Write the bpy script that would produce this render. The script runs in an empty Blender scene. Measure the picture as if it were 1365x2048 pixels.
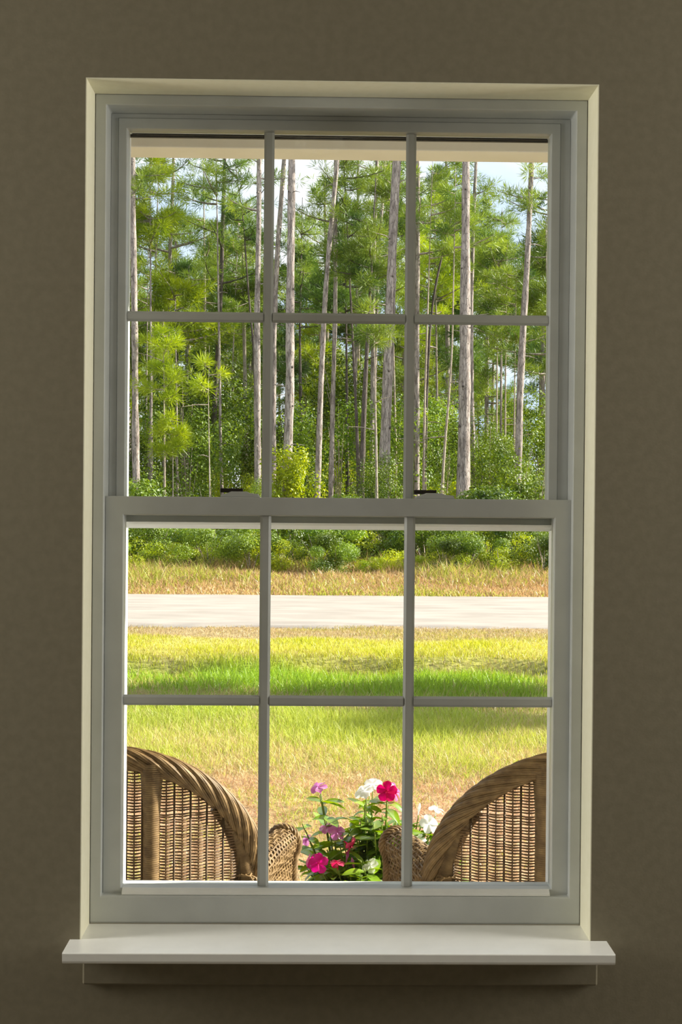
import bpy, bmesh, math, random
import numpy as np
from mathutils import Vector, Matrix, Euler

random.seed(7)
rng = np.random.default_rng(7)
S = bpy.context.scene
C = S.collection
R = math.radians

# ------------------------------------------------------------------ camera
F_PX = 2692.3                       # focal length in pixels of the 1365 x 2048 frame
CAM = Vector((-0.0382, -2.4, 1.3853))
YAW, PITCH, ROLL = 0.0169, -0.0077, -0.0086

def cam_rot():
    cy, sy = math.cos(YAW), math.sin(YAW)
    cp, sp = math.cos(PITCH), math.sin(PITCH)
    cr, sr = math.cos(ROLL), math.sin(ROLL)
    rz = Matrix(((cy, sy, 0), (-sy, cy, 0), (0, 0, 1)))
    rx = Matrix(((1, 0, 0), (0, cp, -sp), (0, sp, cp)))
    ry = Matrix(((cr, 0, sr), (0, 1, 0), (-sr, 0, cr)))
    return rz @ rx @ ry

ROT = cam_rot()
right, fwd, up = ROT.col[0], ROT.col[1], ROT.col[2]
cam_data = bpy.data.cameras.new('camera')
cam_data.sensor_fit = 'VERTICAL'
cam_data.sensor_height = 24.0
cam_data.lens = F_PX / 2048 * 24.0
cam_data.clip_end = 500
cam = bpy.data.objects.new('camera', cam_data)
C.objects.link(cam)
m3 = Matrix((right, up, -fwd)).transposed()
cam.matrix_world = Matrix.Translation(CAM) @ m3.to_4x4()
S.camera = cam

def at(px, py, y):
    """world point seen at pixel (px, py) on the plane Y = y"""
    d = ROT @ Vector(((px - 682.5) / F_PX, 1.0, (1024 - py) / F_PX))
    return CAM + d * ((y - CAM.y) / d.y)

# ------------------------------------------------------------------ sky, sun, lights, exposure
world = bpy.data.worlds.new('sky')
S.world = world
world.use_nodes = True
wn = world.node_tree
wn.nodes.clear()
w_out = wn.nodes.new('ShaderNodeOutputWorld')
w_bg = wn.nodes.new('ShaderNodeBackground')
w_bg.inputs['Strength'].default_value = 0.60
w_tc = wn.nodes.new('ShaderNodeTexCoord')
w_map = wn.nodes.new('ShaderNodeMapping')
w_map.inputs['Scale'].default_value = (3.0, 3.0, 7.0)
w_noise = wn.nodes.new('ShaderNodeTexNoise')
w_noise.inputs['Scale'].default_value = 2.2
w_noise.inputs['Detail'].default_value = 5
w_ramp = wn.nodes.new('ShaderNodeValToRGB')
w_ramp.color_ramp.elements[0].position = 0.40
w_ramp.color_ramp.elements[0].color = (0.66, 0.79, 1.0, 1)
w_ramp.color_ramp.elements[1].position = 0.60
w_ramp.color_ramp.elements[1].color = (0.95, 0.97, 1.0, 1)
wn.links.new(w_tc.outputs['Generated'], w_map.inputs['Vector'])
wn.links.new(w_map.outputs['Vector'], w_noise.inputs['Vector'])
wn.links.new(w_noise.outputs['Fac'], w_ramp.inputs['Fac'])
wn.links.new(w_ramp.outputs['Color'], w_bg.inputs['Color'])
wn.links.new(w_bg.outputs['Background'], w_out.inputs['Surface'])

SUN_DIR = Vector((0.83, 0.12, 0.45)).normalized()      # towards the sun: from the right
sun_data = bpy.data.lights.new('sun', 'SUN')
sun_data.energy = 6.0
sun_data.angle = R(0.6)
sun_data.color = (1.0, 0.93, 0.80)
sun = bpy.data.objects.new('sun', sun_data)
sun.rotation_euler = SUN_DIR.to_track_quat('Z', 'Y').to_euler()
sun.location = (20, 0, 20)
C.objects.link(sun)

for sx in (-1, 1):                                     # two added fill lamps by the rear wall, no windows there
    ld = bpy.data.lights.new('rear_fill_light', 'AREA')
    ld.shape = 'RECTANGLE'
    ld.size, ld.size_y = 0.95, 1.3
    ld.energy = 1.8
    ld.color = (1.0, 0.95, 0.85)
    lo = bpy.data.objects.new('rear_fill_light', ld)
    lo.location = (sx * 2.05, -4.55, 1.75)
    lo.rotation_euler = (R(90), 0, 0)                  # shines towards +Y
    C.objects.link(lo)

for sx in (-1, 1):                                     # added fill lamps by the windowless side walls, to brighten the reveals
    ld = bpy.data.lights.new('side_fill_light', 'AREA')
    ld.shape = 'RECTANGLE'
    ld.size, ld.size_y = 0.6, 1.2
    ld.energy = 26.0
    ld.color = (1.0, 0.97, 0.88)
    lo = bpy.data.objects.new('side_fill_light', ld)
    lo.location = (sx * 2.84, -0.42, 1.66)
    lo.rotation_euler = (R(90), 0, R(90) * sx)           # shines across the room
    C.objects.link(lo)

S.view_settings.view_transform = 'Standard'
S.view_settings.look = 'None'
S.view_settings.exposure = 1.15
S.view_settings.gamma = 1.0
S.view_settings.use_curve_mapping = False
S.cycles.use_denoising = True
S.cycles.max_bounces = 10
S.cycles.transparent_max_bounces = 24
S.cycles.sample_clamp_indirect = 6.0

# ------------------------------------------------------------------ materials
def lin(rgb):
    out = []
    for c in rgb:
        c = c / 255.0
        out.append(c / 12.92 if c <= 0.04045 else ((c + 0.055) / 1.055) ** 2.4)
    return tuple(out) + (1.0,)

def nt(name):
    m = bpy.data.materials.new(name)
    m.use_nodes = True
    t = m.node_tree
    t.nodes.clear()
    o = t.nodes.new('ShaderNodeOutputMaterial')
    return m, t, o

def noise_mat(name, c1, c2, scale=20, rough=0.6, detail=4, bump=0.0, stretch=(1, 1, 1), lo=0.35, hi=0.65,
              spec=0.3, bump_scale=None, bump_dist=0.01, space='Object'):
    m, t, o = nt(name)
    b = t.nodes.new('ShaderNodeBsdfPrincipled')
    b.inputs['Roughness'].default_value = rough
    b.inputs['Specular IOR Level'].default_value = spec
    tc = t.nodes.new('ShaderNodeTexCoord')
    mp = t.nodes.new('ShaderNodeMapping')
    mp.inputs['Scale'].default_value = stretch
    n = t.nodes.new('ShaderNodeTexNoise')
    n.inputs['Scale'].default_value = scale
    n.inputs['Detail'].default_value = detail
    r = t.nodes.new('ShaderNodeValToRGB')
    r.color_ramp.elements[0].position = lo
    r.color_ramp.elements[0].color = c1
    r.color_ramp.elements[1].position = hi
    r.color_ramp.elements[1].color = c2
    t.links.new(tc.outputs[space], mp.inputs['Vector'])
    t.links.new(mp.outputs['Vector'], n.inputs['Vector'])
    t.links.new(n.outputs['Fac'], r.inputs['Fac'])
    t.links.new(r.outputs['Color'], b.inputs['Base Color'])
    if bump:
        n2 = n
        if bump_scale:
            n2 = t.nodes.new('ShaderNodeTexNoise')
            n2.inputs['Scale'].default_value = bump_scale
            n2.inputs['Detail'].default_value = 3
            t.links.new(mp.outputs['Vector'], n2.inputs['Vector'])
        bp = t.nodes.new('ShaderNodeBump')
        bp.inputs['Strength'].default_value = bump
        bp.inputs['Distance'].default_value = bump_dist
        t.links.new(n2.outputs['Fac'], bp.inputs['Height'])
        t.links.new(bp.outputs['Normal'], b.inputs['Normal'])
    t.links.new(b.outputs['BSDF'], o.inputs['Surface'])
    return m

def leaf_mat(name, c1, c2, scale=1.5, trans=0.4, rough=0.55, tcol=None, attr=None, gloss=0.035, vary=0.25):
    """diffuse + translucent foliage; colour from noise between c1 and c2, or from a colour attribute"""
    m, t, o = nt(name)
    if attr:
        a = t.nodes.new('ShaderNodeAttribute')
        a.attribute_name = attr
        col = a.outputs['Color']
    else:
        g = t.nodes.new('ShaderNodeNewGeometry')
        n = t.nodes.new('ShaderNodeTexNoise')
        n.inputs['Scale'].default_value = scale
        n.inputs['Detail'].default_value = 3
        t.links.new(g.outputs['Position'], n.inputs['Vector'])
        r = t.nodes.new('ShaderNodeValToRGB')
        r.color_ramp.elements[0].position = 0.33
        r.color_ramp.elements[0].color = c1
        r.color_ramp.elements[1].position = 0.67
        r.color_ramp.elements[1].color = c2
        t.links.new(n.outputs['Fac'], r.inputs['Fac'])
        oi = t.nodes.new('ShaderNodeObjectInfo')
        mr = t.nodes.new('ShaderNodeMapRange')
        mr.inputs['To Min'].default_value = 1.0 - vary
        mr.inputs['To Max'].default_value = 1.0 + vary
        t.links.new(oi.outputs['Random'], mr.inputs['Value'])
        hs = t.nodes.new('ShaderNodeHueSaturation')
        t.links.new(mr.outputs['Result'], hs.inputs['Value'])
        t.links.new(r.outputs['Color'], hs.inputs['Color'])
        col = hs.outputs['Color']
    d = t.nodes.new('ShaderNodeBsdfDiffuse')
    tr = t.nodes.new('ShaderNodeBsdfTranslucent')
    mx = t.nodes.new('ShaderNodeMixShader')
    mx.inputs['Fac'].default_value = trans
    gl = t.nodes.new('ShaderNodeBsdfGlossy')
    gl.inputs['Roughness'].default_value = rough
    gl.inputs['Color'].default_value = (1, 1, 1, 1)
    mg = t.nodes.new('ShaderNodeMixShader')
    lw = t.nodes.new('ShaderNodeLayerWeight')
    lw.inputs['Blend'].default_value = 0.25
    ml = t.nodes.new('ShaderNodeMath')
    ml.operation = 'MULTIPLY'
    ml.inputs[1].default_value = gloss * 2
    t.links.new(lw.outputs['Fresnel'], ml.inputs[0])
    t.links.new(ml.outputs['Value'], mg.inputs['Fac'])
    t.links.new(col, d.inputs['Color'])
    hs2 = t.nodes.new('ShaderNodeHueSaturation')
    hs2.inputs['Hue'].default_value = 0.485
    hs2.inputs['Saturation'].default_value = 1.1
    hs2.inputs['Value'].default_value = 1.25
    t.links.new(col, hs2.inputs['Color'])
    t.links.new(hs2.outputs['Color'], tr.inputs['Color'])
    t.links.new(d.outputs['BSDF'], mx.inputs[1])
    t.links.new(tr.outputs['BSDF'], mx.inputs[2])
    t.links.new(mx.outputs['Shader'], mg.inputs[1])
    t.links.new(gl.outputs['BSDF'], mg.inputs[2])
    t.links.new(mg.outputs['Shader'], o.inputs['Surface'])
    return m

def glass_mat(name, tint=(0.97, 0.985, 0.98)):
    m, t, o = nt(name)
    tr = t.nodes.new('ShaderNodeBsdfTransparent')
    tr.inputs['Color'].default_value = tint + (1,)
    gl = t.nodes.new('ShaderNodeBsdfGlossy')
    gl.inputs['Roughness'].default_value = 0.0
    fr = t.nodes.new('ShaderNodeFresnel')
    fr.inputs['IOR'].default_value = 1.45
    mx = t.nodes.new('ShaderNodeMixShader')
    t.links.new(fr.outputs['Fac'], mx.inputs['Fac'])
    t.links.new(tr.outputs['BSDF'], mx.inputs[1])
    t.links.new(gl.outputs['BSDF'], mx.inputs[2])
    t.links.new(mx.outputs['Shader'], o.inputs['Surface'])
    return m

M = {}
M['wall'] = noise_mat('taupe_wall_paint', (0.215, 0.190, 0.132, 1), (0.24, 0.213, 0.150, 1), 60, 0.75, bump=0.08, bump_scale=220, bump_dist=0.002, spec=0.2)
M['reveal'] = noise_mat('cream_reveal_lightened', (0.85, 0.82, 0.63, 1), (0.88, 0.85, 0.67, 1), 60, 0.6, bump=0.05, bump_scale=220, bump_dist=0.002, spec=0.3)  # cream, lightened well above the wall: window light put into the colour
M['ceiling'] = noise_mat('ceiling_paint', (0.50, 0.48, 0.44, 1), (0.54, 0.52, 0.48, 1), 40, 0.8)
M['floor'] = noise_mat('beige_carpet', (0.12, 0.095, 0.065, 1), (0.16, 0.13, 0.09, 1), 300, 0.95, bump=0.4)
M['trim'] = noise_mat('white_trim_paint', (0.88, 0.88, 0.85, 1), (0.91, 0.91, 0.88, 1), 30, 0.30, spec=0.5)
M['vinyl'] = noise_mat('white_vinyl_shaded', (0.535, 0.555, 0.54, 1), (0.575, 0.595, 0.58, 1), 15, 0.38, spec=0.5)  # white vinyl greyed down, the shade on the frame is in the colour
M['vinyl_lit'] = noise_mat('white_vinyl_lit', (0.78, 0.78, 0.78, 1), (0.82, 0.82, 0.82, 1), 15, 0.5)  # lighter copy of the same vinyl for the parts that look daylit
M['dark_brown'] = noise_mat('dark_brown_finish', (0.02, 0.016, 0.012, 1), (0.035, 0.028, 0.02, 1), 50, 0.7)
M['glass'] = glass_mat('clear_glass')
M['siding'] = noise_mat('outside_wall_paint', (0.60, 0.56, 0.47, 1), (0.64, 0.60, 0.51, 1), 12, 0.8)
M['beam'] = noise_mat('beige_beam_paint', (0.50, 0.475, 0.41, 1), (0.54, 0.515, 0.45, 1), 6, 0.7)
M['concrete'] = noise_mat('porch_concrete', (0.56, 0.53, 0.48, 1), (0.64, 0.61, 0.56, 1), 9, 0.9, bump=0.2)
M['lamp_glass'] = noise_mat('frosted_lamp_glass', (0.82, 0.80, 0.74, 1), (0.86, 0.84, 0.78, 1), 12, 0.15, spec=0.8)
M['metal'] = noise_mat('brushed_metal', (0.45, 0.42, 0.36, 1), (0.55, 0.52, 0.46, 1), 30, 0.35, spec=0.8)
M['wicker'] = noise_mat('brown_wicker', (0.125, 0.072, 0.028, 1), (0.29, 0.185, 0.08, 1), 45, 0.5, spec=0.4, lo=0.3, hi=0.7)
M['wicker_weave'] = noise_mat('red_brown_wicker', (0.085, 0.042, 0.016, 1), (0.19, 0.105, 0.042, 1), 45, 0.5, spec=0.35, lo=0.3, hi=0.7)
M['wicker_dark'] = noise_mat('dark_brown_wicker', (0.065, 0.036, 0.014, 1), (0.12, 0.07, 0.03, 1), 50, 0.55, spec=0.3)
M['terracotta'] = noise_mat('terracotta', (0.42, 0.17, 0.09, 1), (0.52, 0.24, 0.13, 1), 14, 0.85)
M['soil'] = noise_mat('potting_soil', (0.03, 0.02, 0.012, 1), (0.08, 0.055, 0.03, 1), 60, 0.95, bump=0.6)
M['asphalt'] = noise_mat('pale_asphalt', (0.33, 0.285, 0.245, 1), (0.42, 0.37, 0.32, 1), 3, 0.9, detail=8, bump=0.15, bump_scale=40, stretch=(0.35, 1, 1))

def bark_mat(name, dark, mid, light):
    m, t, o = nt(name)
    b = t.nodes.new('ShaderNodeBsdfPrincipled')
    b.inputs['Roughness'].default_value = 0.9
    b.inputs['Specular IOR Level'].default_value = 0.1
    g = t.nodes.new('ShaderNodeNewGeometry')
    mp = t.nodes.new('ShaderNodeMapping')
    mp.inputs['Scale'].default_value = (13, 13, 2.6)
    v = t.nodes.new('ShaderNodeTexVoronoi')
    v.feature = 'DISTANCE_TO_EDGE'
    v.inputs['Scale'].default_value = 1.9
    n = t.nodes.new('ShaderNodeTexNoise')
    n.inputs['Scale'].default_value = 1.1
    n.inputs['Detail'].default_value = 5
    t.links.new(g.outputs['Position'], mp.inputs['Vector'])
    t.links.new(mp.outputs['Vector'], v.inputs['Vector'])
    t.links.new(mp.outputs['Vector'], n.inputs['Vector'])
    r = t.nodes.new('ShaderNodeValToRGB')
    r.color_ramp.elements[0].position = 0.35
    r.color_ramp.elements[0].color = mid
    r.color_ramp.elements[1].position = 0.62
    r.color_ramp.elements[1].color = light
    t.links.new(n.outputs['Fac'], r.inputs['Fac'])
    r2 = t.nodes.new('ShaderNodeValToRGB')
    r2.color_ramp.elements[0].position = 0.0
    r2.color_ramp.elements[0].color = (0.45, 0.45, 0.45, 1)
    r2.color_ramp.elements[1].position = 0.10
    r2.color_ramp.elements[1].color = (1, 1, 1, 1)
    t.links.new(v.outputs['Distance'], r2.inputs['Fac'])
    mx = t.nodes.new('ShaderNodeMix')
    mx.data_type = 'RGBA'
    mx.inputs[6].default_value = dark
    t.links.new(r2.outputs['Color'], mx.inputs[0])
    t.links.new(r.outputs['Color'], mx.inputs[7])
    t.links.new(mx.outputs[2], b.inputs['Base Color'])
    bp = t.nodes.new('ShaderNodeBump')
    bp.inputs['Strength'].default_value = 0.6
    bp.inputs['Distance'].default_value = 0.03
    t.links.new(r2.outputs['Color'], bp.inputs['Height'])
    t.links.new(bp.outputs['Normal'], b.inputs['Normal'])
    t.links.new(b.outputs['BSDF'], o.inputs['Surface'])
    return m

M['bark'] = bark_mat('pine_bark', (0.06, 0.048, 0.042, 1), (0.21, 0.172, 0.155, 1), (0.50, 0.425, 0.385, 1))
M['bark_dark'] = bark_mat('dark_pine_bark', (0.035, 0.03, 0.026, 1), (0.09, 0.074, 0.066, 1), (0.17, 0.14, 0.125, 1))
M['bark_pale'] = bark_mat('pale_sapling_bark', (0.18, 0.14, 0.11, 1), (0.36, 0.29, 0.23, 1), (0.52, 0.44, 0.36, 1))
M['needles'] = leaf_mat('pine_needles', (0.06, 0.13, 0.024, 1), (0.30, 0.39, 0.055, 1), 0.9, 0.35, vary=0.22)
M['needles_bright'] = leaf_mat('young_pine_needles', (0.19, 0.29, 0.02, 1), (0.42, 0.50, 0.045, 1), 1.2, 0.4)
M['needles_dark'] = leaf_mat('dark_pine_needles', (0.04, 0.095, 0.025, 1), (0.14, 0.23, 0.04, 1), 1.0, 0.3)
M['shrub'] = leaf_mat('shrub_leaves', (0.07, 0.145, 0.020, 1), (0.275, 0.385, 0.045, 1), 1.6, 0.4, vary=0.3)
M['shrub_dark'] = leaf_mat('dark_shrub_leaves', (0.04, 0.085, 0.010, 1), (0.20, 0.28, 0.028, 1), 1.6, 0.35, vary=0.25)  # deep shade of the understorey put into a darker leaf colour
M['shrub_bright'] = leaf_mat('bright_shrub_leaves', (0.24, 0.34, 0.015, 1), (0.50, 0.56, 0.04, 1), 1.6, 0.45, vary=0.15)
M['grass'] = leaf_mat('grass_blades', None, None, attr='col', trans=0.35)
M['vinca_leaf'] = leaf_mat('glossy_green_leaf', (0.09, 0.22, 0.012, 1), (0.32, 0.47, 0.03, 1), 14, 0.4, rough=0.35, gloss=0.08, vary=0.3)
M['vinca_stem'] = leaf_mat('green_stem', (0.22, 0.32, 0.05, 1), (0.34, 0.42, 0.08, 1), 20, 0.2)
M['petal_pink'] = leaf_mat('pink_petal', (0.62, 0.16, 0.50, 1), (0.78, 0.36, 0.70, 1), 60, 0.4, gloss=0.05, vary=0.1)
M['petal_white'] = leaf_mat('white_petal', (0.86, 0.86, 0.88, 1), (0.92, 0.92, 0.92, 1), 40, 0.4, gloss=0.05, vary=0.04)
M['petal_red'] = leaf_mat('crimson_petal', (0.58, 0.006, 0.07, 1), (0.70, 0.015, 0.13, 1), 60, 0.35, gloss=0.05, vary=0.1)
M['petal_magenta'] = leaf_mat('magenta_petal', (0.74, 0.02, 0.24, 1), (0.85, 0.05, 0.36, 1), 60, 0.4, gloss=0.05, vary=0.1)

def ground_mat():
    m, t, o = nt('lawn_soil_and_thatch')
    b = t.nodes.new('ShaderNodeBsdfPrincipled')
    b.inputs['Roughness'].default_value = 0.95
    b.inputs['Specular IOR Level'].default_value = 0.05
    a = t.nodes.new('ShaderNodeAttribute')
    a.attribute_name = 'col'
    g = t.nodes.new('ShaderNodeNewGeometry')
    n = t.nodes.new('ShaderNodeTexNoise')
    n.inputs['Scale'].default_value = 14
    n.inputs['Detail'].default_value = 8
    t.links.new(g.outputs['Position'], n.inputs['Vector'])
    mr = t.nodes.new('ShaderNodeMapRange')
    mr.inputs['From Min'].default_value = 0.3
    mr.inputs['From Max'].default_value = 0.7
    mr.inputs['To Min'].default_value = 0.6
    mr.inputs['To Max'].default_value = 1.25
    t.links.new(n.outputs['Fac'], mr.inputs['Value'])
    hs = t.nodes.new('ShaderNodeHueSaturation')
    t.links.new(mr.outputs['Result'], hs.inputs['Value'])
    t.links.new(a.outputs['Color'], hs.inputs['Color'])
    t.links.new(hs.outputs['Color'], b.inputs['Base Color'])
    bp = t.nodes.new('ShaderNodeBump')
    bp.inputs['Strength'].default_value = 0.6
    bp.inputs['Distance'].default_value = 0.03
    t.links.new(n.outputs['Fac'], bp.inputs['Height'])
    t.links.new(bp.outputs['Normal'], b.inputs['Normal'])
    t.links.new(b.outputs['BSDF'], o.inputs['Surface'])
    return m
M['ground'] = ground_mat()

# ------------------------------------------------------------------ object helpers
def tag(o, label=None, cat=None, group=None, kind=None):
    if label: o['label'] = label
    if cat: o['category'] = cat
    if group: o['group'] = group
    if kind: o['kind'] = kind
    return o

def empty(name, loc=(0, 0, 0), rz=0.0, label=None, cat=None, group=None, kind=None):
    o = bpy.data.objects.new(name, None)
    o.empty_display_size = 0.1
    o.location = loc
    o.rotation_euler = (0, 0, rz)
    C.objects.link(o)
    return tag(o, label, cat, group, kind)

def link_mesh(name, me, mat, parent=None, smooth=False):
    if mat is not None and not me.materials:
        me.materials.append(mat)
    if smooth:
        me.polygons.foreach_set('use_smooth', [True] * len(me.polygons))
    o = bpy.data.objects.new(name, me)
    C.objects.link(o)
    if parent is not None:
        o.parent = parent
    return o

def bm_obj(name, bm, mat, parent=None, smooth=False, bevel=0.0):
    bmesh.ops.recalc_face_normals(bm, faces=bm.faces[:])
    me = bpy.data.meshes.new(name)
    bm.to_mesh(me)
    bm.free()
    o = link_mesh(name, me, mat, parent, smooth)
    if bevel:
        b = o.modifiers.new('bevel', 'BEVEL')
        b.width = bevel
        b.segments = 2
        b.limit_method = 'ANGLE'
    return o

def arrays_mesh(name, v, tri, col=None):
    """triangle mesh from numpy arrays"""
    me = bpy.data.meshes.new(name)
    v = np.ascontiguousarray(v, dtype=np.float32)
    tri = np.ascontiguousarray(tri, dtype=np.int32)
    me.vertices.add(len(v))
    me.vertices.foreach_set('co', v.ravel())
    me.loops.add(tri.size)
    me.loops.foreach_set('vertex_index', tri.ravel())
    me.polygons.add(len(tri))
    me.polygons.foreach_set('loop_start', np.arange(0, tri.size, 3, dtype=np.int32))
    me.polygons.foreach_set('loop_total', np.full(len(tri), 3, dtype=np.int32))
    me.update(calc_edges=True)
    if col is not None:
        a = me.attributes.new('col', 'FLOAT_COLOR', 'POINT')
        c4 = np.ones((len(v), 4), dtype=np.float32)
        c4[:, :3] = col
        a.data.foreach_set('color', c4.ravel())
    return me

def box_bm(bm, x0, x1, y0, y1, z0, z1):
    vs = [bm.verts.new(p) for p in ((x0, y0, z0), (x1, y0, z0), (x1, y1, z0), (x0, y1, z0),
                                    (x0, y0, z1), (x1, y0, z1), (x1, y1, z1), (x0, y1, z1))]
    for f in ((0, 1, 2, 3), (4, 7, 6, 5), (0, 4, 5, 1), (1, 5, 6, 2), (2, 6, 7, 3), (3, 7, 4, 0)):
        bm.faces.new([vs[i] for i in f])

def box(name, x0, x1, y0, y1, z0, z1, mat, parent=None, bevel=0.0):
    bm = bmesh.new()
    box_bm(bm, x0, x1, y0, y1, z0, z1)
    return bm_obj(name, bm, mat, parent, bevel=bevel)

def ring(name, rects, mat, parent=None, bevel=0.0):
    """mitred frame: rects is a closed profile of (x0, x1, z0, z1, y) rectangles"""
    bm = bmesh.new()
    loops = []
    for (x0, x1, z0, z1, y) in rects:
        loops.append([bm.verts.new((x0, y, z0)), bm.verts.new((x1, y, z0)), bm.verts.new((x1, y, z1)), bm.verts.new((x0, y, z1))])
    n = len(loops)
    for i in range(n):
        a, b = loops[i], loops[(i + 1) % n]
        for k in range(4):
            bm.faces.new((a[k], a[(k + 1) % 4], b[(k + 1) % 4], b[k]))
    return bm_obj(name, bm, mat, parent, bevel=bevel)

class Tubes:
    """collects swept tubes as one triangle mesh"""
    def __init__(self):
        self.v, self.f, self.n = [], [], 0
    def add(self, pts, rad, sides=5, cap=True, flat=None, phase=0.0):
        pts = np.asarray(pts, dtype=float)
        m = len(pts)
        rad = np.broadcast_to(np.asarray(rad, dtype=float), (m,))
        tan = np.gradient(pts, axis=0)
        tan /= np.linalg.norm(tan, axis=1)[:, None] + 1e-12
        ref = np.array([0, 0, 1.0]) if abs(tan[:, 2]).mean() < 0.8 else np.array([0, 1.0, 0])
        u = np.cross(tan, ref)
        u /= np.linalg.norm(u, axis=1)[:, None] + 1e-12
        w = np.cross(u, tan)
        a = np.arange(sides) * 2 * math.pi / sides + phase
        ca, sa = np.cos(a), np.sin(a)
        fl = 1.0 if flat is None else flat
        v = pts[:, None, :] + rad[:, None, None] * (ca[None, :, None] * u[:, None, :] + fl * sa[None, :, None] * w[:, None, :])
        base = self.n
        self.v.append(v.reshape(-1, 3))
        i = np.arange(m - 1)[:, None] * sides + np.arange(sides)[None, :]
        j = np.arange(m - 1)[:, None] * sides + (np.arange(sides)[None, :] + 1) % sides
        t1 = np.stack([i, j, j + sides], -1).reshape(-1, 3)
        t2 = np.stack([i, j + sides, i + sides], -1).reshape(-1, 3)
        self.f += [t1 + base, t2 + base]
        self.n += m * sides
        if cap:
            k = np.arange(1, sides - 1)
            z = np.zeros_like(k)
            self.f.append(np.stack([z, k + 1, k], -1) + base)
            self.f.append(np.stack([z, k, k + 1], -1) + base + (m - 1) * sides)
    def build(self, name, mat, parent=None, smooth=True):
        me = arrays_mesh(name, np.concatenate(self.v), np.concatenate(self.f))
        return link_mesh(name, me, mat, parent, smooth)

def lathe_bm(bm, prof, n=24, cx=0, cy=0):
    loops = []
    for r, z in prof:
        loops.append([bm.verts.new((cx + r * math.cos(2 * math.pi * k / n), cy + r * math.sin(2 * math.pi * k / n), z)) for k in range(n)])
    for a, b in zip(loops, loops[1:]):
        for k in range(n):
            bm.faces.new((a[k], a[(k + 1) % n], b[(k + 1) % n], b[k]))
    bm.faces.new(loops[0][::-1])
    bm.faces.new(loops[-1])

# ------------------------------------------------------------------ room shell
WX = 0.4572                  # half width of the drywall opening
WZ0, WZ1 = 0.6005, 2.1337    # sill line and head of the opening
RX, RY, RZ = 2.9, -4.6, 2.62
T = 0.175                    # thickness of the window wall
o = ring('wall_front', [(-RX, RX, 0, RZ, 0), (-WX, WX, WZ0, WZ1, 0), (-WX, WX, WZ0, WZ1, 0.089), (-RX, RX, 0, RZ, 0.089)], M['wall'])
tag(o, 'taupe painted wall around the window', 'wall', kind='structure')
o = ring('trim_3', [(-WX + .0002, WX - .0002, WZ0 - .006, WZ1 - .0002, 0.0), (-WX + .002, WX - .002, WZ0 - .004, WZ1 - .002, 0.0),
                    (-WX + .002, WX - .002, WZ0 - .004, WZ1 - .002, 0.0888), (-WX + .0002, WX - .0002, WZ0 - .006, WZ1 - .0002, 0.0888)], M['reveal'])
tag(o, 'cream reveals lining the window opening, lightened for the window light', 'trim', kind='structure')
o = ring('wall_outside', [(-RX - 0.4, RX + 0.4, -0.3, 2.75, 0.0905), (-WX + .002, WX - .002, WZ0 + .002, WZ1 - .002, 0.0905),
                          (-WX + .002, WX - .002, WZ0 + .002, WZ1 - .002, T), (-RX - 0.4, RX + 0.4, -0.3, 2.75, T)], M['siding'])
tag(o, 'outside face of the house wall around the window', 'wall', kind='structure')
for nm, x0, x1 in (('wall_left', -RX - 0.1, -RX), ('wall_right', RX, RX + 0.1)):
    tag(box(nm, x0, x1, RY - 0.1, 0.09, 0, RZ, M['wall']), 'taupe side wall of the room behind the camera, ' + nm[5:], 'wall', kind='structure')
tag(box('wall_back', -RX, RX, RY - 0.1, RY, 0, RZ, M['wall']), 'taupe rear wall of the room behind the camera', 'wall', kind='structure')
tag(box('floor', -RX, RX, RY, 0.0, -0.06, 0.0, M['floor']), 'beige carpeted floor of the room', 'floor', kind='structure')
tag(box('ceiling', -RX, RX, RY, 0.0, RZ, RZ + 0.08, M['ceiling']), 'pale ceiling of the room', 'ceiling', kind='structure')

# interior stool and apron below the window
pL, pR = at(124, 1909, -0.074), at(1232, 1912.5, -0.074)
bm = bmesh.new()
prof = [(0.088, 0.0), (-0.0720, 0.0), (-0.0734, -0.0004), (-0.074, -0.0016), (-0.0735, -0.014), (-0.0725, -0.0175), (-0.070, -0.0195), (0.0, -0.020), (0.0, -0.02), (0.088, -0.020)]
zs = WZ0 + 0.001
xl, xr = pL.x, pR.x
secs = [[bm.verts.new((xl, y if y < -0.0005 else -0.0005, zs + z)) for y, z in prof],
        [bm.verts.new((-WX + 0.001, y if y < -0.0005 else -0.0005, zs + z)) for y, z in prof]]
box_bm(bm, -WX + 0.001, WX - 0.001, -0.0005, 0.088, zs - 0.0005, zs)
secs2 = [[bm.verts.new((xr, y if y < -0.0005 else -0.0005, zs + z)) for y, z in prof]]
a, b = secs[0], secs2[0]
n = len(prof)
for k in range(n):
    try: bm.faces.new((a[k], a[(k + 1) % n], b[(k + 1) % n], b[k]))
    except ValueError: pass
bm.faces.new(a[::-1]); bm.faces.new(b)
for v in secs[1]: bm.verts.remove(v)
bmesh.ops.remove_doubles(bm, verts=bm.verts[:], dist=0.0003)
tag(bm_obj('trim_1', bm, M['trim']), 'white painted window stool with short horns, brightly lit along its front', 'window sill', kind='structure')
aL, aR, aB = at(165, 1950, -0.012), at(1196, 1950, -0.012), at(680, 1971, -0.012)
o = box('trim_2', aL.x, aR.x, -0.012, -0.0005, aB.z, WZ0 - 0.0195, M['wall'], bevel=0.003)
tag(o, 'flat taupe apron board under the window stool', 'trim', kind='structure')

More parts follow.
